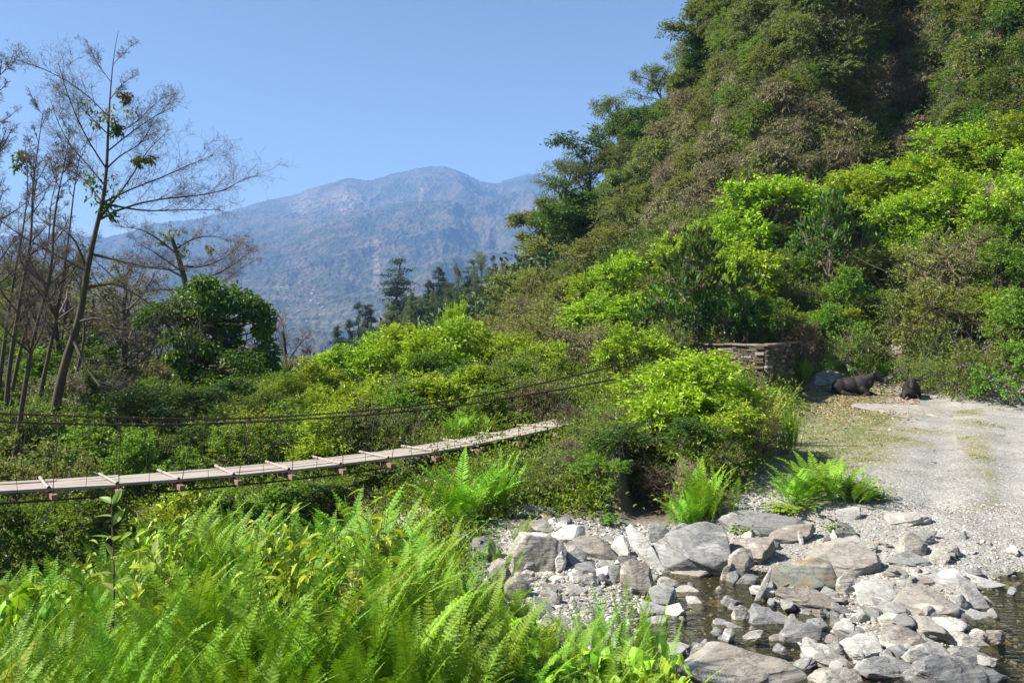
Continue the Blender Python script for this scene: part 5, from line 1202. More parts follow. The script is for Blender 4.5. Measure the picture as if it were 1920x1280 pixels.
def build_left_trees():
    br = [[(190, 415), (215, 388), (262, 368), (330, 355), (380, 341), (414, 312), (434, 300)], [(193, 392), (230, 355), (290, 325), (330, 300), (372, 276)],
          [(196, 330), (225, 292), (262, 268), (280, 235)], [(192, 320), (176, 270), (160, 225), (150, 180), (146, 140)], [(195, 345), (160, 310), (118, 268), (86, 222), (62, 175)],
          [(157, 515), (100, 474), (50, 445), (-5, 402)], [(176, 485), (230, 490), (290, 503), (352, 507)], [(166, 528), (215, 532), (270, 560), (310, 592), (342, 622)],
          [(150, 595), (200, 597), (242, 615), (292, 652)], [(205, 252), (242, 237), (282, 200), (305, 178)], [(208, 170), (192, 125), (176, 84)], [(212, 130), (230, 100), (246, 82)],
          [(203, 262), (178, 228), (146, 196), (110, 170)], [(190, 402), (225, 340), (262, 262), (275, 235)], [(207, 190), (232, 165), (262, 150)], [(190, 390), (250, 390), (320, 385), (375, 380)],
          [(170, 500), (130, 440), (95, 420), (60, 415)], [(205, 220), (170, 180), (120, 150), (85, 140)], [(135, 650), (180, 690), (240, 740), (300, 770)], [(198, 300), (250, 250), (310, 215), (340, 205)],
          [(192, 380), (140, 330), (80, 300), (45, 285)]]
    traced_tree([(95, 838), (105, 760), (120, 690), (150, 590), (165, 500), (180, 430), (194, 370), (200, 310), (203, 240), (208, 160), (215, 95), (222, 58)], 22,
                [.16, .135, .12, .105, .088, .075, .062, .048, .036, .024, .013, .005], br,
                'tallest leafless tree on the left with a mossy trunk and leafy tufts', clumps=[(207, 208, 52, 'olive'), (192, 352, 50, 'dark'), (205, 398, 26, 'dark'), (265, 300, 22, 'olive'), (236, 180, 16, 'brown'), (222, 245, 20, 'dark')], seed=3)
    slim = [([(4, 820), (18, 690), (38, 560), (58, 440), (62, 350), (72, 270), (80, 215)], 21, 'slim leafless trunk crossing left of the tallest tree, slightly curved', 12),
            ([(22, 825), (62, 640), (96, 500), (102, 410), (118, 320), (132, 250)], 20, 'slim leafless trunk leaning right just left of the tallest tree', 13),
            ([(52, 825), (86, 690), (112, 560), (128, 450), (140, 350), (152, 280)], 23, 'slim leafless trunk directly beside the tallest tree base', 14),
            ([(-12, 800), (6, 660), (30, 500), (46, 410), (52, 340), (50, 290)], 24, 'slim leafless trunk at the left frame edge', 15),
            ([(10, 800), (40, 650), (70, 540), (92, 440), (96, 380), (108, 330)], 26, 'thin leafless trunk behind the slim ones on the left', 16),
            ([(-45, 820), (-30, 500), (-22, 350), (-8, 200), (4, 110)], 20, 'leafless crown reaching into the top left corner', 17),
            ([(128, 815), (140, 720), (158, 620), (150, 540), (160, 470)], 27, 'thin dark leafless trunk right behind the tallest tree', 18)]
    for tr, Y, lab, sd in slim:
        rd = np.linspace(.075 if sd != 17 else .13, .008, 7)
        traced_tree(tr, Y, rd, [], lab, seed=sd, shoots=24 if sd != 17 else 44, clumps=[(36, 300, 26, 'dark')] if sd == 15 else ())
    # gnarled tree behind the dark leafy tree
    br = [[(335, 480), (300, 450), (262, 430), (235, 428)], [(330, 465), (360, 445), (390, 440), (420, 450)], [(340, 500), (380, 500), (430, 480), (460, 455)], [(325, 450), (318, 436), (340, 434), (355, 440)],
          [(345, 520), (300, 500), (250, 500), (215, 490)], [(350, 540), (400, 540), (440, 520), (470, 500)], [(345, 510), (290, 470), (270, 455)], [(350, 530), (410, 510), (465, 470)], [(352, 545), (300, 545), (250, 560)]]
    traced_tree([(372, 700), (360, 600), (345, 520), (332, 475), (322, 446)], 40, [.25, .21, .17, .13, .09], br, 'gnarled old leafless tree with epiphytes behind the dark leafy tree', seed=31, twigR=1.5,
                clumps=[(335, 440, 36, 'brown'), (312, 450, 26, 'olive'), (340, 470, 22, 'brown'), (395, 470, 14, 'brown')])
    br = [[(536, 690), (520, 650), (500, 610)], [(536, 680), (560, 640), (575, 620)], [(538, 695), (500, 670), (480, 640)], [(535, 670), (530, 620), (520, 590)], [(538, 700), (575, 670), (590, 650)]]
    traced_tree([(540, 735), (538, 700), (535, 660), (530, 620)], 48, [.2, .16, .1, .04], br, 'reddish bare round tree right of the dark leafy tree', seed=33, twigR=1.9, shoots=8)

def dark_tree():
    """the dark leafy tree left of centre, crown built round traced masses"""
    r = np.random.default_rng(41); Y = 31.; base = np.array(ground_at(375, Y)); root = empty('evergreen_tree', base)
    tag(root, 'dark glossy evergreen tree with open gaps standing left of the bright shrubs', 'tree')
    masses = [(395, 548, 62, 26), (350, 560, 42, 26), (440, 560, 42, 26), (300, 585, 46, 24), (270, 598, 28, 20), (475, 580, 34, 30), (498, 600, 20, 40), (360, 600, 46, 28), (420, 610, 50, 20),
              (335, 630, 46, 20), (390, 650, 44, 20), (430, 640, 30, 22), (500, 665, 26, 40), (470, 680, 36, 26), (505, 690, 18, 26), (440, 670, 34, 16), (355, 700, 40, 26), (400, 715, 40, 24), (330, 670, 26, 14), (380, 530, 30, 14), (450, 715, 30, 22), (490, 620, 20, 18), (310, 735, 40, 22), (400, 575, 56, 22)]
    ms = MB(); ml = MB(); tr = resample([base+[0, 0, -.3], P3(378, 700, Y), P3(368, 650, Y), P3(375, 590, Y), P3(395, 550, Y)], 12)
    tubes(ms, [tr-base], [np.linspace(.30, .06, 12)], 8); lim = MB()
    tr2 = resample([P3(378, 690, Y), P3(398, 660, Y+.3), P3(420, 620, Y+.5)], 8); tubes(ms, [tr2-base], [np.linspace(.18, .06, 8)], 7)
    for (px, py, rx, ry) in masses:
        for s in range(3):
            c = P3(px, py, Y+r.normal(0, 1.1)); a = tr[int(r.integers(3, 10))]; p = resample([a, (a+c)/2+[0, 0, -.25], c], 6); tubes(lim, [p-base], [np.linspace(.07, .015, 6)], 4)
            n = int(rx*ry*.13)+60; q = unit(r, n); P = c+q*.85*np.array([rx/F*Y, min(rx, ry)/F*Y*1.2, ry/F*Y])*(r.uniform(.35, 1, (n, 1)))*1.0
            P += r.normal(0, .05, P.shape)
            leaves(ml, P-base, norm(q+unit(r, n)+[0, 0, -.3]), r.uniform(.13, .24, n), r.uniform(.08, .14, n), r, a=np.clip(.1+r.random()*.3+.6*r.random(n), 0, 1))
    obj('trunk', ms.mesh('trunk', M['bark'], True), root); obj('limbs', lim.mesh('limbs', M['bark'], True), root); obj('crown', ml.mesh('crown', M['dark']), root)

# ------------------------------------------------------------------ placed shrubs: species, px, top py, distance, width px, label
SHRUBS = [
 ('limefine', 852, 568, 27, 66, 'bright lime shrub with the tall spire rising above the thicket'),
 ('lime', 838, 598, 25.5, 165, 'broad lime shrub at the foot of the tall spire'),
 ('lime', 770, 610, 27, 135, 'lime shrub left of the spire shrub'),
 ('lime', 700, 626, 27.5, 135, 'lime shrub in the middle of the bright row behind the bridge'),
 ('lime', 640, 648, 28, 115, 'lime shrub on the left part of the bright row'),
 ('lime', 590, 672, 27, 105, 'lime shrub near the left end of the bright row'),
 ('limefine', 545, 704, 26, 100, 'leftmost bright lime shrub of the row'),
 ('lime', 908, 608, 26, 125, 'lime shrub right of the spire shrub'),
 ('lime', 972, 628, 25, 125, 'lime shrub left of the brown dry patch'),
 ('limefine', 1012, 642, 26.5, 120, 'feathery lime shrub next to the brown dry patch'),
 ('lime', 925, 690, 22.5, 170, 'slightly darker shrub shading the foot of the bright row'),
 ('lime', 860, 690, 22.5, 150, 'low lime shrub behind the far handrail'),
 ('limefine', 790, 700, 22.5, 150, 'feathery bright shrub below the lime shrub left of the spire'),
 ('lime', 715, 706, 23.5, 160, 'lime shrub low in the middle of the row'),
 ('lime', 645, 722, 22.5, 150, 'bright shrub behind the bridge left of centre'),
 ('lime', 600, 725, 24, 120, 'low lime shrub between darker shrubs'),
 ('flower', 500, 735, 23.5, 140, 'green shrub dotted with orange-yellow blossoms, right one'),
 ('flower', 430, 742, 23, 130, 'green shrub dotted with orange-yellow blossoms, left one'),
 ('flower', 470, 765, 20.5, 150, 'yellowish blossoming shrub just above the bridge deck'),
 ('green', 545, 755, 20.5, 150, 'green shrub behind the deck beneath the yellow blossoms'),
 ('limefine', 620, 765, 19.8, 150, 'leafy bright shrub close behind the bridge'),
 ('grey', 700, 760, 19.8, 140, 'grey-green shrub close behind the bridge centre'),
 ('under', 765, 770, 19.5, 140, 'dull green shrub close behind the bridge'),
 ('dry', 1000, 722, 20.5, 130, 'brown dry shrub under the far handrail'),
 ('green', 930, 735, 20.5, 150, 'mid green shrub behind the bridge'),
 ('dry', 1075, 755, 19.2, 100, 'rusty dry shrub at the far bridge end'),
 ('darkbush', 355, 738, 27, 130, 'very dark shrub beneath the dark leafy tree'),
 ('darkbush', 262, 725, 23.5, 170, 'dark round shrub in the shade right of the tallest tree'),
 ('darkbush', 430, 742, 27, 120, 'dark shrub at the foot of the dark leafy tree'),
 ('green', 190, 795, 18.5, 190, 'fresh green shrub behind the handrail under the tallest tree'),
 ('green', 270, 812, 18, 150, 'green shrub behind the bridge left of the ravine gap'),
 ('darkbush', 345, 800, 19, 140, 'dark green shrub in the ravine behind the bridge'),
 ('green', 415, 800, 18.5, 150, 'green shrub with pale twigs behind the deck'),
 ('pale', 50, 820, 16.5, 210, 'pale large-leaved shrub at the left end of the bridge'),
 ('pale', 125, 850, 16, 120, 'small pale-leaved shrub under the left handrail'),
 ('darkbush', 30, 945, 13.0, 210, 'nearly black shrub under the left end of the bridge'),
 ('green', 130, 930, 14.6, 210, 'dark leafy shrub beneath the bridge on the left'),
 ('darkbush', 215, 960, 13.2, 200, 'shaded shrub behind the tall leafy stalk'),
 ('lime', 330, 925, 14.6, 190, 'light green shrub beneath the bridge'),
 ('green', 430, 915, 14.9, 190, 'green shrub beneath the second span of the bridge'),
 ('green', 530, 905, 15.2, 190, 'leafy green shrub beneath the bridge centre'),
 ('darkbush', 610, 905, 15.4, 160, 'dark shrub beneath the bridge centre'),
 ('green', 690, 900, 15.6, 170, 'green shrub between the bridge and the arching ferns'),
 ('under', 770, 900, 15.2, 130, 'low scrub under the right half of the bridge'),
 ('twiggy', 700, 930, 14.5, 150, 'thin twiggy scrub left of the arching fern clump'),
 ('limefine', 1295, 660, 15.6, 250, 'big yellow-green shrub in front of the stone wall'),
 ('lime', 1245, 700, 14.8, 190, 'left flank of bright leaves beside the big yellow-green shrub'),
 ('limefine', 1335, 735, 14.4, 170, 'lower bright shrub beneath the big yellow-green one'),
 ('dry', 1395, 700, 15.6, 110, 'brown withered shrub right of the big yellow-green shrub'),
 ('dry', 1425, 770, 15, 90, 'dark withered stalks at the track edge of the thicket'),
 ('dry', 1180, 770, 15.2, 150, 'brown-green tangled shrub by the bridge end'),
 ('under', 1165, 790, 15.6, 130, 'mixed scrub where the bridge meets the bank'),
 ('twiggy', 1210, 850, 13.9, 170, 'twiggy tangle overhanging the dark hollow'),
 ('under', 1140, 850, 14.0, 170, 'green and rusty scrub on the bank under the bridge end'),
 ('dry', 1060, 850, 14.4, 120, 'dry scrub on the brown bank below the planks'),
 ('darkbush', 1290, 850, 13.6, 150, 'dark leafy mass under the big yellow-green shrub'),
 ('under', 1375, 835, 14.2, 100, 'scrub at the top of the bank beside the clearing'),
 ('green', 1128, 905, 12.6, 110, 'leafy shrub above the white block'),
 ('twiggy', 1195, 812, 13.6, 210, 'twiggy brown-green shrub right over the dark hollow'),
 ('dry', 1250, 868, 13.0, 120, 'withered shrub on the right rim of the dark hollow'),
 ('darkbush', 1160, 860, 13.1, 120, 'dark shrub on the left rim of the dark hollow'),
 ('under', 1080, 862, 13.4, 150, 'green scrub on the bank behind the ochre stone'),
 ('under', 1345, 850, 13.3, 130, 'scrub on the bank edge above the bright hanging fern'),
 ('under', 1020, 905, 12.8, 120, 'low scrub behind the long dark grey slab'),
 ('dry', 1060, 885, 13.4, 110, 'brown withered scrub above the long dark grey slab'),
 ('darkbush', 1225, 790, 14.4, 170, 'dark green shrub filling the gap under the left bright flank'),
 ('green', 1000, 880, 14.0, 120, 'green scrub between the arching ferns and the bank'),
 ('lime', 1125, 560, 33, 170, 'round lime shrub with a dark right side above the brown patch'),
 ('lime', 1165, 470, 41, 130, 'lime shrub higher up between olive shrubs'),
 ('lime', 1105, 505, 39, 90, 'small lime shrub left of the higher lime shrub'),
 ('olive', 1050, 560, 36, 150, 'olive shrub left of the round lime shrub'),
 ('olive', 1010, 590, 34, 130, 'olive shrub above the feathery lime shrub'),
 ('brown', 1075, 615, 29, 130, 'grey-brown dry shrub above the handrails'),
 ('dry', 1130, 650, 26, 110, 'reddish dry shrub left of the big yellow-green shrub'),
 ('lime', 1215, 540, 33, 150, 'lime shrub left of the broad-leaved shrub'),
 ('lime', 1190, 610, 26, 150, 'yellowish lime shrub below the broad-leaved shrub'),
 ('olive', 1120, 605, 30, 130, 'dull shrub below the round lime shrub'),
 ('grey', 1240, 470, 42, 120, 'grey-green shrub at the foot of the brown slope'),
 ('big', 1305, 430, 28.5, 220, 'broad-leaved shrub with upright leathery leaves above the wall'),
 ('big', 1260, 520, 27.8, 170, 'lower left broad-leaved shrub with browned leaves'),
 ('big', 1365, 520, 28, 130, 'lower right broad-leaved shrub above the wall'),
 ('darkbush', 1400, 560, 28.5, 120, 'shadowy shrub on top of the wall'),
 ('under', 1250, 600, 28.6, 110, 'low scrub on the wall top at its left end'),
 ('big', 1555, 362, 33.5, 170, 'tall broad-leaved shrub on the bright slope'),
 ('big', 1505, 440, 32.5, 110, 'broad-leaved shrub left below the tall one'),
 ('big', 1640, 360, 34, 110, 'sparse broad-leaved sapling on a thin pale trunk'),
 ('lime', 1425, 335, 41, 170, 'round vivid shrub at the foot of the brown cliff'),
 ('lime', 1330, 405, 40, 130, 'bright shrub below the brown cliff, left of the round vivid one'),
 ('lime', 1270, 440, 39, 120, 'bright shrub at the left end of the vivid band'),
 ('lime', 1390, 455, 36, 150, 'bright shrub behind the broad-leaved shrub'),
 ('green', 1450, 470, 34, 130, 'mid green shrub right of the broad-leaved shrub'),
 ('green', 1460, 560, 30.5, 120, 'green shrub hanging over the wall corner'),
 ('limefine', 1510, 345, 41, 140, 'feathery bright shrub below the dark cave'),
 ('limefine', 1580, 322, 42, 150, 'feathery bright shrub at the middle of the cliff foot'),
 ('limefine', 1650, 315, 43, 150, 'feathery bright shrub right below the dark cave'),
 ('limefine', 1725, 290, 42, 150, 'feathery bright shrub where the slope steepens'),
 ('limefine', 1785, 235, 41, 160, 'bright shrub high on the right slope'),
 ('limefine', 1860, 225, 40, 150, 'bright shrub at the top right of the vivid slope'),
 ('limefine', 1925, 250, 38, 140, 'bright shrub at the right frame edge of the vivid slope'),
 ('limefine', 1700, 360, 38, 150, 'yellow-green shrub in the middle of the right slope'),
 ('limefine', 1780, 330, 38, 160, 'yellow-green shrub right of the middle of the slope'),
 ('limefine', 1860, 320, 36.5, 160, 'yellow-green shrub under the top right ones'),
 ('green', 1915, 380, 34.5, 150, 'fresh green shrub at the right frame edge'),
 ('olive', 1720, 440, 35, 160, 'olive sparse shrub with visible stems on the right slope'),
 ('twiggy', 1800, 430, 34.5, 160, 'twiggy olive shrub with pale stems on the right slope'),
 ('green', 1870, 450, 33.5, 160, 'green shrub covering the right slope below the twigs'),
 ('olive', 1650, 470, 33.5, 140, 'olive shrub right of the tall broad-leaved shrub'),
 ('olive', 1760, 520, 32, 170, 'olive shrub low on the right slope'),
 ('green', 1590, 500, 32, 130, 'green shrub on the bank above the cows'),
 ('under', 1680, 540, 31, 150, 'scrubby undergrowth above the outcrop'),
 ('dry', 1820, 560, 30.8, 150, 'dead branches and brown scrub on the right bank'),
 ('green', 1910, 540, 30, 150, 'fresh green shrub low at the right frame edge'),
 ('under', 1750, 600, 29.6, 130, 'low green and brown scrub on the bank right of the outcrop'),
 ('green', 1560, 570, 30.5, 110, 'bright leafy shrub behind the resting cow'),
 ('dry', 1500, 600, 29.6, 90, 'rust-brown dry bush behind the wall corner'),
 ('under', 1600, 610, 30, 110, 'scrub with red-brown leaves above the cow'),
 ('under', 1830, 640, 28, 150, 'mossy green scrub at the foot of the right bank'),
 ('green', 1900, 640, 26.8, 140, 'leafy scrub at the bank foot by the frame edge'),
 ('under', 1785, 665, 28.8, 100, 'green scrub right behind the calf'),
 ('under', 1720, 660, 29, 90, 'small scrub above the calf'),
 ('olive', 1020, 440, 58, 110, 'olive shrub on the slope shoulder'),
 ('olive', 965, 500, 52, 110, 'olive shrub on the slope edge beside the conifers'),
 ('olive', 1070, 450, 52, 130, 'olive shrub beneath the dark hillside trees'),
 ('olive', 1015, 500, 48, 120, 'olive shrub in the middle of the grey-green slope'),
 ('olive', 950, 560, 44, 120, 'olive shrub low on the grey-green slope edge'),
 ('olive', 1060, 520, 44, 120, 'olive shrub left of the small lime shrub'),
 ('twiggy', 1000, 550, 41, 120, 'twiggy grey shrub amid the olive shrubs'),
 ('olive', 900, 590, 42, 110, 'olive shrub at the lower left of the grey-green slope'),
 ('brown', 930, 610, 36, 100, 'pale brown shrub above the lime row'),
 ('olive', 1140, 425, 52, 110, 'olive shrub under the hillside tree trunks'),
]
TREES = [
 ('airy', 1055, 290, 76, 120, 'airy grey-leaved tree farthest left on the ridge'),
 ('airy', 1100, 262, 78, 130, 'thin-crowned tree on the ridge beside the farthest left one'),
 ('evergreen', 1160, 205, 76, 170, 'dark spreading evergreen on the ridge'),
 ('airy', 1180, 185, 80, 150, 'bare-topped crooked tree standing highest on the left ridge'),
 ('airy', 1250, 130, 76, 130, 'thin-crowned tree on the ridge below the summit trees'),
 ('evergreen', 1240, 210, 70, 150, 'evergreen tree inside the ridge thicket'),
 ('evergreen', 1100, 352, 62, 210, 'dark spreading tree with twin visible trunks on the slope'),
 ('mixtree', 1020, 372, 64, 130, 'grey-green tree reaching out left over the slope'),
 ('mixtree', 1165, 320, 68, 140, 'grey-green tree above the twin-trunk tree'),
 ('mixtree', 1340, -10, 66, 150, 'round grey-green tree at the cliff top by the sky'),
 ('evergreen', 1320, 70, 67, 120, 'dark tree on the cliff rim against the sky'),
 ('mixtree', 1300, 110, 70, 110, 'grey-green tree lower on the cliff rim'),
 ('cliffgreen', 1360, 60, 66, 130, 'green crown just inside the cliff rim'),
]
FAR = [ # distant wooded spur: species, px, top, Y, width
 ('column', 747, 486, 200, 62, 'tallest conical conifer on the far spur'), ('column', 823, 502, 205, 28, 'narrow columnar conifer right of the tallest one'),
 ('conifer', 802, 526, 204, 30, 'small pointed conifer left of the narrow columnar one'), ('column', 886, 488, 195, 36, 'dark conifer of the pair at the slope edge'),
 ('airy', 903, 470, 190, 44, 'thin pale tree behind the dark conifer pair'), ('airy', 862, 495, 196, 26, 'nearly bare thin tree between the conifers'),
 ('column', 925, 480, 180, 22, 'slim dark conifer nearest the slope'), ('bare', 848, 520, 198, 30, 'bare little tree on the far spur crest'),
 ('conifer', 672, 568, 215, 34, 'conifer at the left shoulder of the far spur'), ('conifer', 632, 612, 212, 30, 'leftmost dark conifer low on the far spur'),
 ('conifer', 655, 600, 210, 30, 'dark conifer just right of the leftmost one'), ('conifer', 690, 572, 208, 40, 'bushy conifer left of the tallest one'),
]
def build_plants():
    for sp, px, top, Y, w, lab in SHRUBS: plant(sp, px, top, Y, w, lab)
    for sp, px, top, Y, w, lab in TREES: plant(sp, px, top, Y, w, lab)
    for sp, px, top, Y, w, lab in FAR:
        g = ground_at(px, Y); zt = EYE-(top-HOR)/F*Y; H = min(max(zt-g.z, 6), 24)
        g.z = zt-H; place(sp, g, w/F*Y, H, lab)
    # wooded cover of the far spur
    r = np.random.default_rng(21); n = 0
    crest = lambda px: np.interp(px, [600, 640, 680, 720, 760, 820, 880, 940, 1000], [668, 640, 592, 572, 556, 550, 535, 520, 505])
    sps = ['mixtree', 'evergreen', 'conifer', 'mixtree', 'evergreen', 'olivetree', 'evergreen']
    for row in range(6):
        for px in np.arange(604, 960, 19):
            Y = 215-row*11; pxx = px+r.uniform(-9, 9); top = crest(pxx)+row*19+r.uniform(-6, 8)
            H = r.uniform(6, 9.5); g = ground_at(pxx, Y); g.z -= .3
            sp = sps[int(r.integers(0, 7))] if not (680 < pxx < 770 and row > 3) else 'olivetree'
            ww = {'mixtree': 'grey-green', 'evergreen': 'dark round', 'conifer': 'dark pointed', 'olivetree': 'olive-brown'}[sp]
            place(sp, g, r.uniform(26, 40)/F*Y, H, f'{ww} tree in the wood covering the far spur', f'{ww} trees covering the far spur'); n += 1
    # cliff and hillside cover, spaced as the photo shows
    hill = [(1500, 470), (1240, 480), (1150, 440), (1010, 430), (1010, 385), (1060, 320), (1130, 240), (1225, 170), (1290, 90), (1300, -60), (2160, -60), (2160, 330), (1760, 250), (1690, 330), (1500, 350)]
    def inside(x, y, poly):
        c = False; j = len(poly)-1
        for i in range(len(poly)):
            xi, yi = poly[i]; xj, yj = poly[j]
            if (yi > y) != (yj > y) and x < (xj-xi)*(y-yi)/(yj-yi)+xi: c = not c
            j = i
        return c
    for gy in np.arange(-50, 490, 37):
        for gx in np.arange(1000, 2160, 42):
            px = gx+r.uniform(-17, 17); py = gy+r.uniform(-15, 15)
            if not inside(px, py, hill): continue
            Y = ray(px, py+18, 30.)
            if Y is None: continue
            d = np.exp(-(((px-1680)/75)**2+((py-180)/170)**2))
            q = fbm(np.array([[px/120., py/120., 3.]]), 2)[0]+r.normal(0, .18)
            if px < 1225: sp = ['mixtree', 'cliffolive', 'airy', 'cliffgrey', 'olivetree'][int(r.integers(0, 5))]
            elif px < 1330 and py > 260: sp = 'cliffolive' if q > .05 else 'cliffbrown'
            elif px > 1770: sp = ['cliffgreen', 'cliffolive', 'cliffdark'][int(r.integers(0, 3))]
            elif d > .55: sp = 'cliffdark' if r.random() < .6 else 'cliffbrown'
            elif py > 240 and px < 1560: sp = 'cliffbrown' if q > -.28 else ('cliffolive' if r.random() < .6 else 'cliffgreen')
            elif px < 1480 and py < 200: sp = ['cliffgreen', 'cliffolive', 'cliffgrey', 'cliffolive'][int(r.integers(0, 4))]
            else: sp = 'cliffbrown' if q > .12 else ['cliffgrey', 'cliffolive', 'cliffgreen', 'cliffolive', 'cliffgrey'][int(r.integers(0, 5))]
            cw = {'cliffgreen': 'mid green leafy', 'cliffgrey': 'grey-green leafy', 'cliffolive': 'olive leafy', 'cliffbrown': 'grey-brown dry', 'cliffdark': 'dark leafy', 'mixtree': 'grey-green bushy', 'evergreen': 'dark bushy', 'airy': 'thin-crowned', 'olivetree': 'olive bushy'}[sp]
            zn = 'in the thicket on the left ridge' if px < 1225 else 'clinging to the right spur beside the shadowed gully' if px > 1770 else 'in the shadowed gully of the cliff' if d > .4 else 'on the upper cliff near the sky' if py < 150 else 'on the middle of the steep cliff' if py < 300 else 'at the lower edge of the steep cliff'
            W = r.uniform(62, 105)/F*Y; g = ground_at(px, Y); g.z -= .5
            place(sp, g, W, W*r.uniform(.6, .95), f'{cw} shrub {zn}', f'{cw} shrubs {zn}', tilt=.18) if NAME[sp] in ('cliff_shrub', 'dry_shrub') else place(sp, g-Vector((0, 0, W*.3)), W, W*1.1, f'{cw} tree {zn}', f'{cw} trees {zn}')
    for px, top, Y, w, sp in [(1985, 240, 36, 150, 'limefine'), (2060, 200, 33, 170, 'limefine'), (1990, 420, 31, 160, 'green'), (2080, 380, 29, 180, 'olive'), (1985, 590, 27, 150, 'green'), (2070, 560, 25.5, 190, 'under'), (2160, 300, 27, 180, 'green'), (2170, 520, 23.5, 200, 'limefine')]:
        plant(sp, px, top, Y, w, 'leafy shrub past the right frame edge on the bank', 'shrubs past the right frame edge')
    # brown leafless thicket behind the left trees
    for k in range(64):
        px = r.uniform(-60, 300) if k < 46 else r.uniform(280, 620); Y = r.uniform(32, 68); 
        if px > 280: Y = r.uniform(44, 60)
        g = ground_at(px, Y); H = r.uniform(3.5, 6.5) if px < 280 else r.uniform(2.5, 4)
        sp = ['barebrown', 'bare', 'barebrown', 'olivetree', 'evergreen'][int(r.integers(0, 5 if px < 60 else 3))]
        if sp in ('evergreen', 'olivetree'): H *= .7
        tx = {'barebrown': 'leafless tree with brown remnants', 'bare': 'grey leafless tree', 'olivetree': 'olive tree', 'evergreen': 'dark evergreen tree'}[sp]
        zn = 'in the thicket behind the slim trunks at the left' if px < 280 else 'in the low brush below the hazy mountain'
        place(sp, g, H*.75, H, f'{tx} {zn}', f'{tx}s {zn}')
    for k in range(26):
        px = r.uniform(-60, 420); Y = r.uniform(24, 36); g = ground_at(px, Y); H = r.uniform(1.2, 2.6) if px < 230 else r.uniform(.6, 1.1)
        sp = ['darkbush', 'brown', 'under', 'green', 'darkbush'][int(r.integers(0, 5))]
        tx = {'darkbush': 'dark leafy', 'brown': 'brown dry', 'under': 'mixed', 'green': 'green'}[sp]
        place(sp, g, H*1.5, H, f'{tx} shrub on the shaded floor of the left wood', f'{tx} shrubs on the floor of the left wood')
    # filler scrub between the placed shrubs of mid slope and ravine
    for k in range(84):
        if k < 44: px, py = r.uniform(960, 1960), r.uniform(380, 640)
        else: px, py = r.uniform(-40, 1120), r.uniform(720, 930)
        Y = ray(px, py, 12.)
        if Y is None or Y > 60: continue
        g = ground_at(px, Y)
        if open_mask(px, Y, g.z) > .2: continue
        if k < 44: sp = ['green', 'limefine', 'under', 'olive', 'under'][int(r.integers(0, 5))]
        else: sp = ['under', 'green', 'under', 'darkbush'][int(r.integers(0, 4))]
        if Y < 19 and 480 < px < 1130: continue
        if 11 < Y < 19 and px < 1120: H = r.uniform(.5, .9)
        else: H = r.uniform(.9, 1.6)
        tx = {'green': 'low green', 'limefine': 'low bright', 'under': 'low mixed', 'olive': 'low olive', 'darkbush': 'low dark'}[sp]
        zn = 'between the taller shrubs of the slope right of centre' if k < 44 else 'between the taller shrubs around the bridge'
        place(sp, g, H*1.7, H, f'{tx} scrub bush {zn}', f'{tx} bushes {zn}')

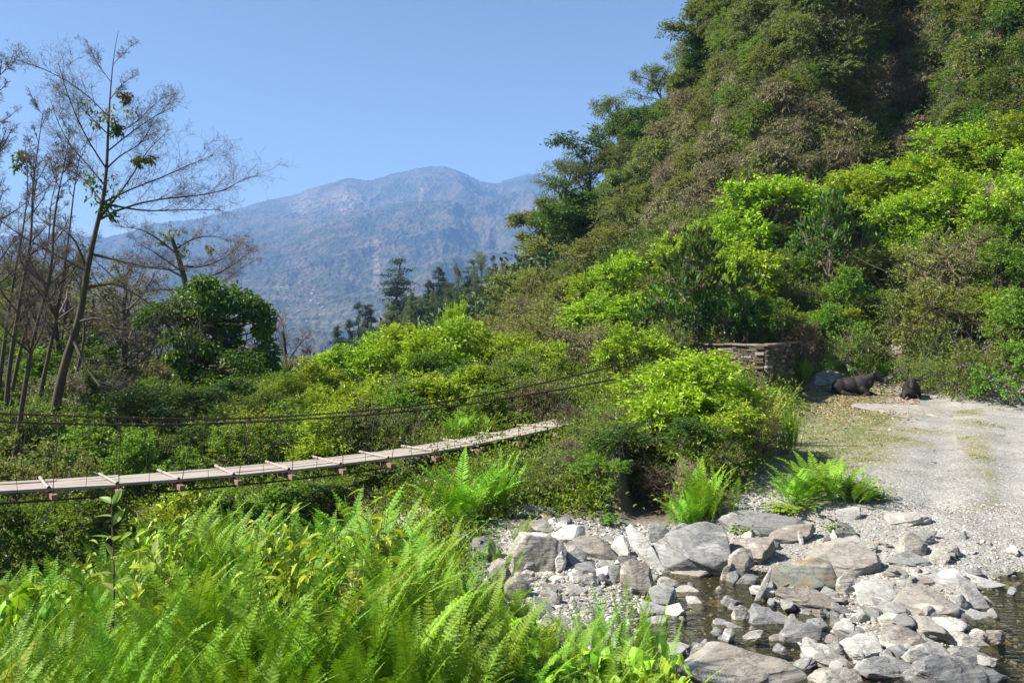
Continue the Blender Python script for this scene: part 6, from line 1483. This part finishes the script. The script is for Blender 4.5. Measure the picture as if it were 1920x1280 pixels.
# ------------------------------------------------------------------ ferns and herbs
def build_ferns():
    spec = [('fernfar', 868, 858, 12.0, 210, 'large arching yellowish fern clump below the bridge'), ('fernfarrust', 805, 885, 12.1, 140, 'browned fern fronds left of the arching clump'),
            ('fernfar', 935, 850, 12.3, 110, 'upright fern fronds right of the arching clump'),
            ('fernhang', 1316, 866, 11.95, 140, 'bright fern clump hanging beside the dark hollow'), ('fernhang', 1290, 925, 11.7, 90, 'lower drooping fern beside the dark hollow'),
            ('ferndome', 1545, 858, 12.5, 175, 'round bright fern clump at the track edge'), ('ferndome', 1497, 886, 12.3, 110, 'smaller fern on the left of the round track clump'), ('ferndome', 1605, 892, 12.5, 110, 'small fern on the right of the round track clump'),
            ('fernfar', 862, 768, 17.7, 100, 'fern clump standing behind the bridge deck'), ('fernfar', 905, 770, 17.8, 80, 'small fern right of the one behind the deck'),
            ('fernfar', 1510, 665, 28.8, 40, 'fern at the right foot of the stone wall'), ('fernfar', 1560, 662, 29.4, 42, 'spreading fern between wall and cow'),
            ('fernfar', 1618, 655, 29.2, 60, 'fern right behind the back of the resting cow'), ('fernfar', 1655, 670, 29.2, 36, 'small fern behind the head of the cow'), ('fernfar', 1765, 650, 28.6, 40, 'tall blue-green fern on the bank above the calf'),
            ('fernfarrust', 1440, 695, 17.2, 90, 'yellowing fern at the right end of the withered shrubs'), ('fernfar', 1485, 760, 16.2, 50, 'small sprouting plant at the edge of the clearing'),
            ('fernrust', 975, 955, 10.6, 80, 'fern growing beside the beige banded boulder'), ('fern', 948, 1000, 9.4, 90, 'drooping fern left of the beige banded boulder')]
    for sp, px, top, Y, w, lab in spec: plant(sp, px, top, Y, w, lab, hmin=.3)
    r = np.random.default_rng(51); n = 0
    # dense fern bank in the foreground; tops follow the photographed edge
    edge = lambda px: np.interp(px, [-60, 60, 140, 250, 300, 360, 430, 520, 600, 700, 790, 860, 900, 960], [1060, 1075, 1030, 985, 960, 930, 915, 975, 950, 915, 960, 975, 1040, 1100])
    rows = [(7.1, 0, 62), (6.5, 10, 66), (5.9, 28, 72), (5.3, 56, 80), (4.7, 90, 88), (4.1, 128, 94), (3.6, 165, 100)]
    zr = {0: 'back row', 1: 'row two', 2: 'row three', 3: 'middle row', 4: 'row five', 5: 'row six', 6: 'front row'}
    for k, (Y, dpy, step) in enumerate(rows):
        for px in np.arange(-70, 930-k*6, step*.62):
            pxx = px+r.uniform(-18, 18); Yj = Y+r.uniform(-.25, .25); g = ground_at(pxx, Yj)
            top = edge(pxx)+dpy+r.uniform(-4, 62)
            if EYE-(top-HOR)/F*Yj-g.z < .05: continue
            H = float(np.clip(EYE-(top-HOR)/F*Yj-g.z, .34, 1.0 if Yj > 4.9 else .72 if Yj > 3.8 else .52))
            if pxx > 820: H *= .8
            sp = 'fernup' if r.random() < .6 else 'fern'
            if r.random() < .06: sp = 'fernrust'
            sd = 'left' if pxx < 250 else 'right' if pxx > 620 else 'middle'
            hue = 'browning' if sp == 'fernrust' else 'bright green'
            habit = 'arching' if sp != 'fernup' else 'upright'
            place(sp, g, H*r.uniform(1.2, 1.6), H, f'{hue} {habit} fern, {zr[k]}, {sd} part of foreground bank', f'{hue} {habit} ferns, {zr[k]}, {sd} part of the bank', tilt=.08); n += 1
    for k in range(12):
        px = r.uniform(60, 850); Y = r.uniform(4.6, 6.8); g = ground_at(px, Y); H = r.uniform(.5, .8)
        place('herblime', g, H*.8, H, 'bright leafy weed standing among the foreground ferns', 'bright leafy weeds among the foreground ferns')
    front = [(985, 1120, 7.0, 110), (1040, 1150, 6.6, 120), (1110, 1105, 6.9, 110), (1175, 1085, 7.0, 120), (1160, 1160, 6.2, 140), (1080, 1190, 6.0, 130), (1225, 1110, 6.8, 100), (920, 1090, 6.9, 120), (1000, 1200, 5.9, 130), (940, 1180, 5.9, 150)]
    lab = ['slender fern left of the purplish folded rock', 'fern drooping over the purplish folded rock', 'narrow fern in front of the stony patch', 'tallest fern in front of the big brown oval boulder', 'bushy fern right of the bottom centre', 'fern low at the bottom centre',
           'fern tips reaching the pool edge rocks', 'fern at the right edge of the fern bank', 'fern in the shade at the bottom edge', 'fern at the foot of the fern bank']
    for (px, top, Y, w), l in zip(front, lab): plant('fernup' if w < 125 else 'fern', px, top, Y, w, l, hmin=.35)
    herbs = [('lobed', 1130, 1215, 5.3, 150), ('lobed', 1210, 1225, 5.4, 140), ('lobed', 1260, 1240, 5.6, 110), ('lobed', 1060, 1240, 5.2, 150), ('herb', 1160, 1190, 5.9, 140), ('herb', 1230, 1190, 6.1, 120), ('herb', 1000, 1230, 5.4, 150), ('herb', 930, 1250, 5.0, 170), ('lobed', 1180, 1262, 4.9, 160), ('herb', 1100, 1262, 4.8, 170),
             ('lobed', 55, 1085, 6.2, 150), ('lobed', 20, 1110, 5.6, 150), ('lobed', 120, 1100, 6.4, 110), ('herb', 1500, 925, 12.0, 110), ('herblime', 1465, 940, 11.9, 100), ('herb', 1620, 905, 12.4, 110), ('herblime', 1640, 960, 12.7, 60), ('herb', 1560, 1000, 11.2, 60), ('herblime', 1388, 985, 11.2, 50), ('herb', 1140, 960, 11.6, 70), ('herb', 880, 960, 11.4, 110), ('herb', 830, 940, 12.0, 120), ('herblime', 1470, 780, 16, 60), ('herb', 1330, 1000, 11.3, 40), ('herb', 1650, 968, 12.5, 60)]
    hl = ['lobed-leaf weed at the bottom right of the ferns', 'lobed-leaf weed beside the huge tan slab', 'lobed-leaf weed touching the huge tan slab', 'lobed-leaf weed at the bottom centre', 'leafy weed behind the lobed leaves', 'leafy weed next to the whitish humped rock', 'leafy weed in the shade at the bottom', 'leafy weed under the fern bank edge', 'lobed-leaf weed cut by the bottom edge', 'leafy weed cut by the bottom edge',
          'yellow-green lobed weed at the left frame edge', 'lobed weed lowest at the left frame edge', 'lobed weed right of the left edge weeds', 'weed below the round track fern clump', 'bright weed left below the round track fern clump', 'trailing weed right of the round track fern clump', 'small bright weed on the track verge', 'weed in the crack of the two-stepped boulder', 'tiny bright weed beside the layered ledge', 'weed above the white block', 'weed under the arching fern clump', 'weed left under the arching fern clump', 'bright sprout at the clearing edge', 'tiny weed behind the biggest grey boulder', 'weed left of the buried tan slab']
    for (sp, px, top, Y, w), l in zip(herbs, hl): plant(sp, px, top, Y, w, l, hmin=.16)
    # small mixed herbs and ferns filling the lower right edge of the bank
    for k in range(46):
        px = r.uniform(900, 1275); Y = r.uniform(4.7, 6.9); lim = 1290-(Y-4.7)*60
        if px > lim: continue
        sp = ['lobed', 'herb', 'fernup', 'herblime', 'fern', 'lobed'][int(r.integers(0, 6))]; g = ground_at(px, Y)
        H = r.uniform(.22, .42) if 'fern' not in sp else r.uniform(.35, .6)
        tx = {'lobed': 'lobed-leaf weed', 'herb': 'small-leaved weed', 'fernup': 'small upright fern', 'herblime': 'bright small-leaved weed', 'fern': 'small arching fern'}[sp]
        place(sp, g, H*1.5, H, f'{tx} in the low growth right of the fern bank', f'{tx}s in the low growth right of the fern bank')
    # tall leafy stalk
    r = np.random.default_rng(6); Y = 5.2; base = np.array(ground_at(212, Y)); top = P3(208, 925, Y); root = empty('leafy_stalk', base)
    tag(root, 'tall single stalk with large pale pointed leaves in front of the bridge', 'plant')
    st = resample([base, P3(214, 1100, Y), P3(211, 1000, Y), top], 10); ms = MB(); tubes(ms, [st-base], [np.linspace(.008, .003, 10)], 6); obj('stalk', ms.mesh('stalk', M['stem'], True), root)
    sl = leaf_mat('stalk_leaf', [(0, (.14, .26, .03)), (1, (.32, .42, .12))], .45)
    for (px, py, dx, dz, L) in [(212, 945, -1, .55, .12), (212, 945, .25, 1, .11), (211, 968, -1, .15, .11), (212, 985, .35, 1, .13), (212, 1010, -.9, .45, .12), (212, 1015, .9, .9, .12), (212, 1045, -.5, .9, .12), (213, 1050, .7, .8, .13), (213, 1075, -.9, .2, .12), (214, 1095, .8, .3, .13), (214, 1110, -.7, .5, .12)]:
        mb = MB(); mb_leaf(mb, P3(px, py, Y)-base, norm(np.array([dx, r.normal(0, .4), dz])), L*1.2, L*.42, r, r.uniform(.2, .9), .2); obj('leaf', mb.mesh('leaf', sl), root)
    for j, (px, top_, Yq, lb) in enumerate([(290, 1020, 5.0, 'clump of large pointed pale leaves right of the tall stalk'), (262, 1060, 4.8, 'lower clump of large pointed leaves beside the tall stalk')]):
        b = np.array(ground_at(px, Yq)); root = empty('leafy_stalk', b); tag(root, lb, 'plant'); H = EYE-(top_-HOR)/F*Yq-b[2]
        ms = MB(); tubes(ms, [resample([(0, 0, 0), (.01, 0, H*.5), (0, 0, H*.9)], 6)], [np.linspace(.007, .003, 6)], 5); obj('stalk', ms.mesh('stalk', M['stem'], True), root)
        for q in range(7):
            a = q*2.4; mb = MB(); mb_leaf(mb, np.array([0, 0, H*(.55+.05*q)]), norm(np.array([math.cos(a), math.sin(a), 1.1])), .15, .05, r, r.uniform(.3, .9), .15); obj('leaf', mb.mesh('leaf', sl), root)
    # a few dead sticks
    sm = M['paletwig']
    for a, b, Y1, Y2, rad, lb in [((1495, 925), (1560, 945), 13.4, 13.0, .012, 'dead stick lying across the weeds under the track fern clump'), ((905, 1075), (895, 1050), 9.0, 9.2, .012, 'dead stick leaning among the dark boulders'),
                                  ((960, 1278), (1040, 1215), 4.9, 5.6, .008, 'long thin dead stick at the bottom centre'), ((1780, 1225-60), (1905, 1162), 8.4, 8.6, .006, 'thin twig lying in the right pool'),
                                  ((1720, 615), (1835, 588), 29, 29.4, .02, 'pale dead branch on the right bank'), ((1600, 480), (1665, 510), 31.5, 31.5, .03, 'pale crossed stick in the bank shrubs')]:
        p, q = P3(*a, Y1), P3(*b, Y2); mb = MB(); tubes(mb, [resample([p, (p+q)/2+r.normal(0, .03, 3), q], 6)-p], [np.linspace(rad, rad*.5, 6)], 5); o = obj('stick', mb.mesh('stick', sm, True), loc=p); tag(o, lb, 'stick')

def build_undergrowth():
    """ground cover nobody could count: leaf tufts over all vegetated ground"""
    r = np.random.default_rng(61)
    def cover(name, N, px, Y, smin, smax, per, ll, mat, label, cond=None):
        z = zfun(px, Y); ok = open_mask(px, Y, z) < .35
        py = py_of(z, Y); ok &= (py > -150) & (py < 1400)
        if cond is not None: ok &= cond(px, Y, py)
        px, Y, z = px[ok], Y[ok], z[ok]; n = len(px); x = (px-960)/F*Y
        s = r.uniform(smin, smax, n)*(1+.7*np.clip(fbm(np.stack([x*.35, Y*.35, 0*x], -1), 3), -.6, 1))
        ci = np.repeat(np.arange(n), per); d = unit(r, len(ci), .5); d[:, 2] = np.abs(d[:, 2])
        P = np.stack([x, Y, z], -1)[ci]+d*(s[ci]*r.uniform(.2, 1, len(ci)))[:, None]
        v = np.clip(r.random(n)[ci]*.55+r.random(len(ci))*.45, 0, 1); mb = MB()
        leaves(mb, P, norm(d+unit(r, len(ci))*.7), ll*r.uniform(.6, 1.2, len(ci)), ll*.5, r, a=v)
        tag(obj(name, mb.mesh(name, M[mat])), label, None, None, 'stuff')
    N = 7500; cover('ravine_undergrowth', N, r.uniform(-120, 1500, N), np.exp(r.uniform(math.log(7), math.log(20), N)), .10, .62, 30, .09, 'ground', 'tangled leafy ground cover of the ravine banks', lambda px, Y, py: ~((px > 1130) & (px < 1262) & (Y > 11.7) & (Y < 13.3)))
    N = 11500; cover('slope_undergrowth', N, r.uniform(-120, 2420, N), np.exp(r.uniform(math.log(20), math.log(46), N)), .3, .8, 32, .12, 'ground', 'tangled leafy ground cover of the lower slopes')
    N = 11000; cover('cliff_undergrowth', N, r.uniform(1100, 2420, N), np.exp(r.uniform(math.log(38), math.log(95), N)), .5, 1.3, 30, .20, 'dark', 'leafy cover between the shrubs of the steep cliff')  # dark leaf colour stands in for shaded gaps between the cliff shrubs
    N = 5000; cover('bank_undergrowth', N, r.uniform(-150, 1330, N), r.uniform(2.6, 7.6, N), .06, .2, 26, .045, 'green', 'low green leaves between the foreground ferns', lambda px, Y, py: (px < 1330-(Y-5)*170))
    N = 3000; cover('spur_undergrowth', N, r.uniform(560, 1060, N), r.uniform(46, 235, N), 1.2, 2.6, 26, .6, 'conifer', 'dark scrub filling the far wooded spur')
    N = 2500; cover('left_slope_undergrowth', N, r.uniform(-150, 560, N), r.uniform(36, 110, N), .5, 1.4, 26, .3, 'brown', 'brown brush covering the far left slope')

# ------------------------------------------------------------------ build
build_ground(); build_water(); build_mountain(); build_houses()
build_rocks(); build_stones(); build_bridge(); build_wall(); build_cows()
build_left_trees(); dark_tree(); build_plants(); build_ferns(); build_undergrowth()
build_haze()
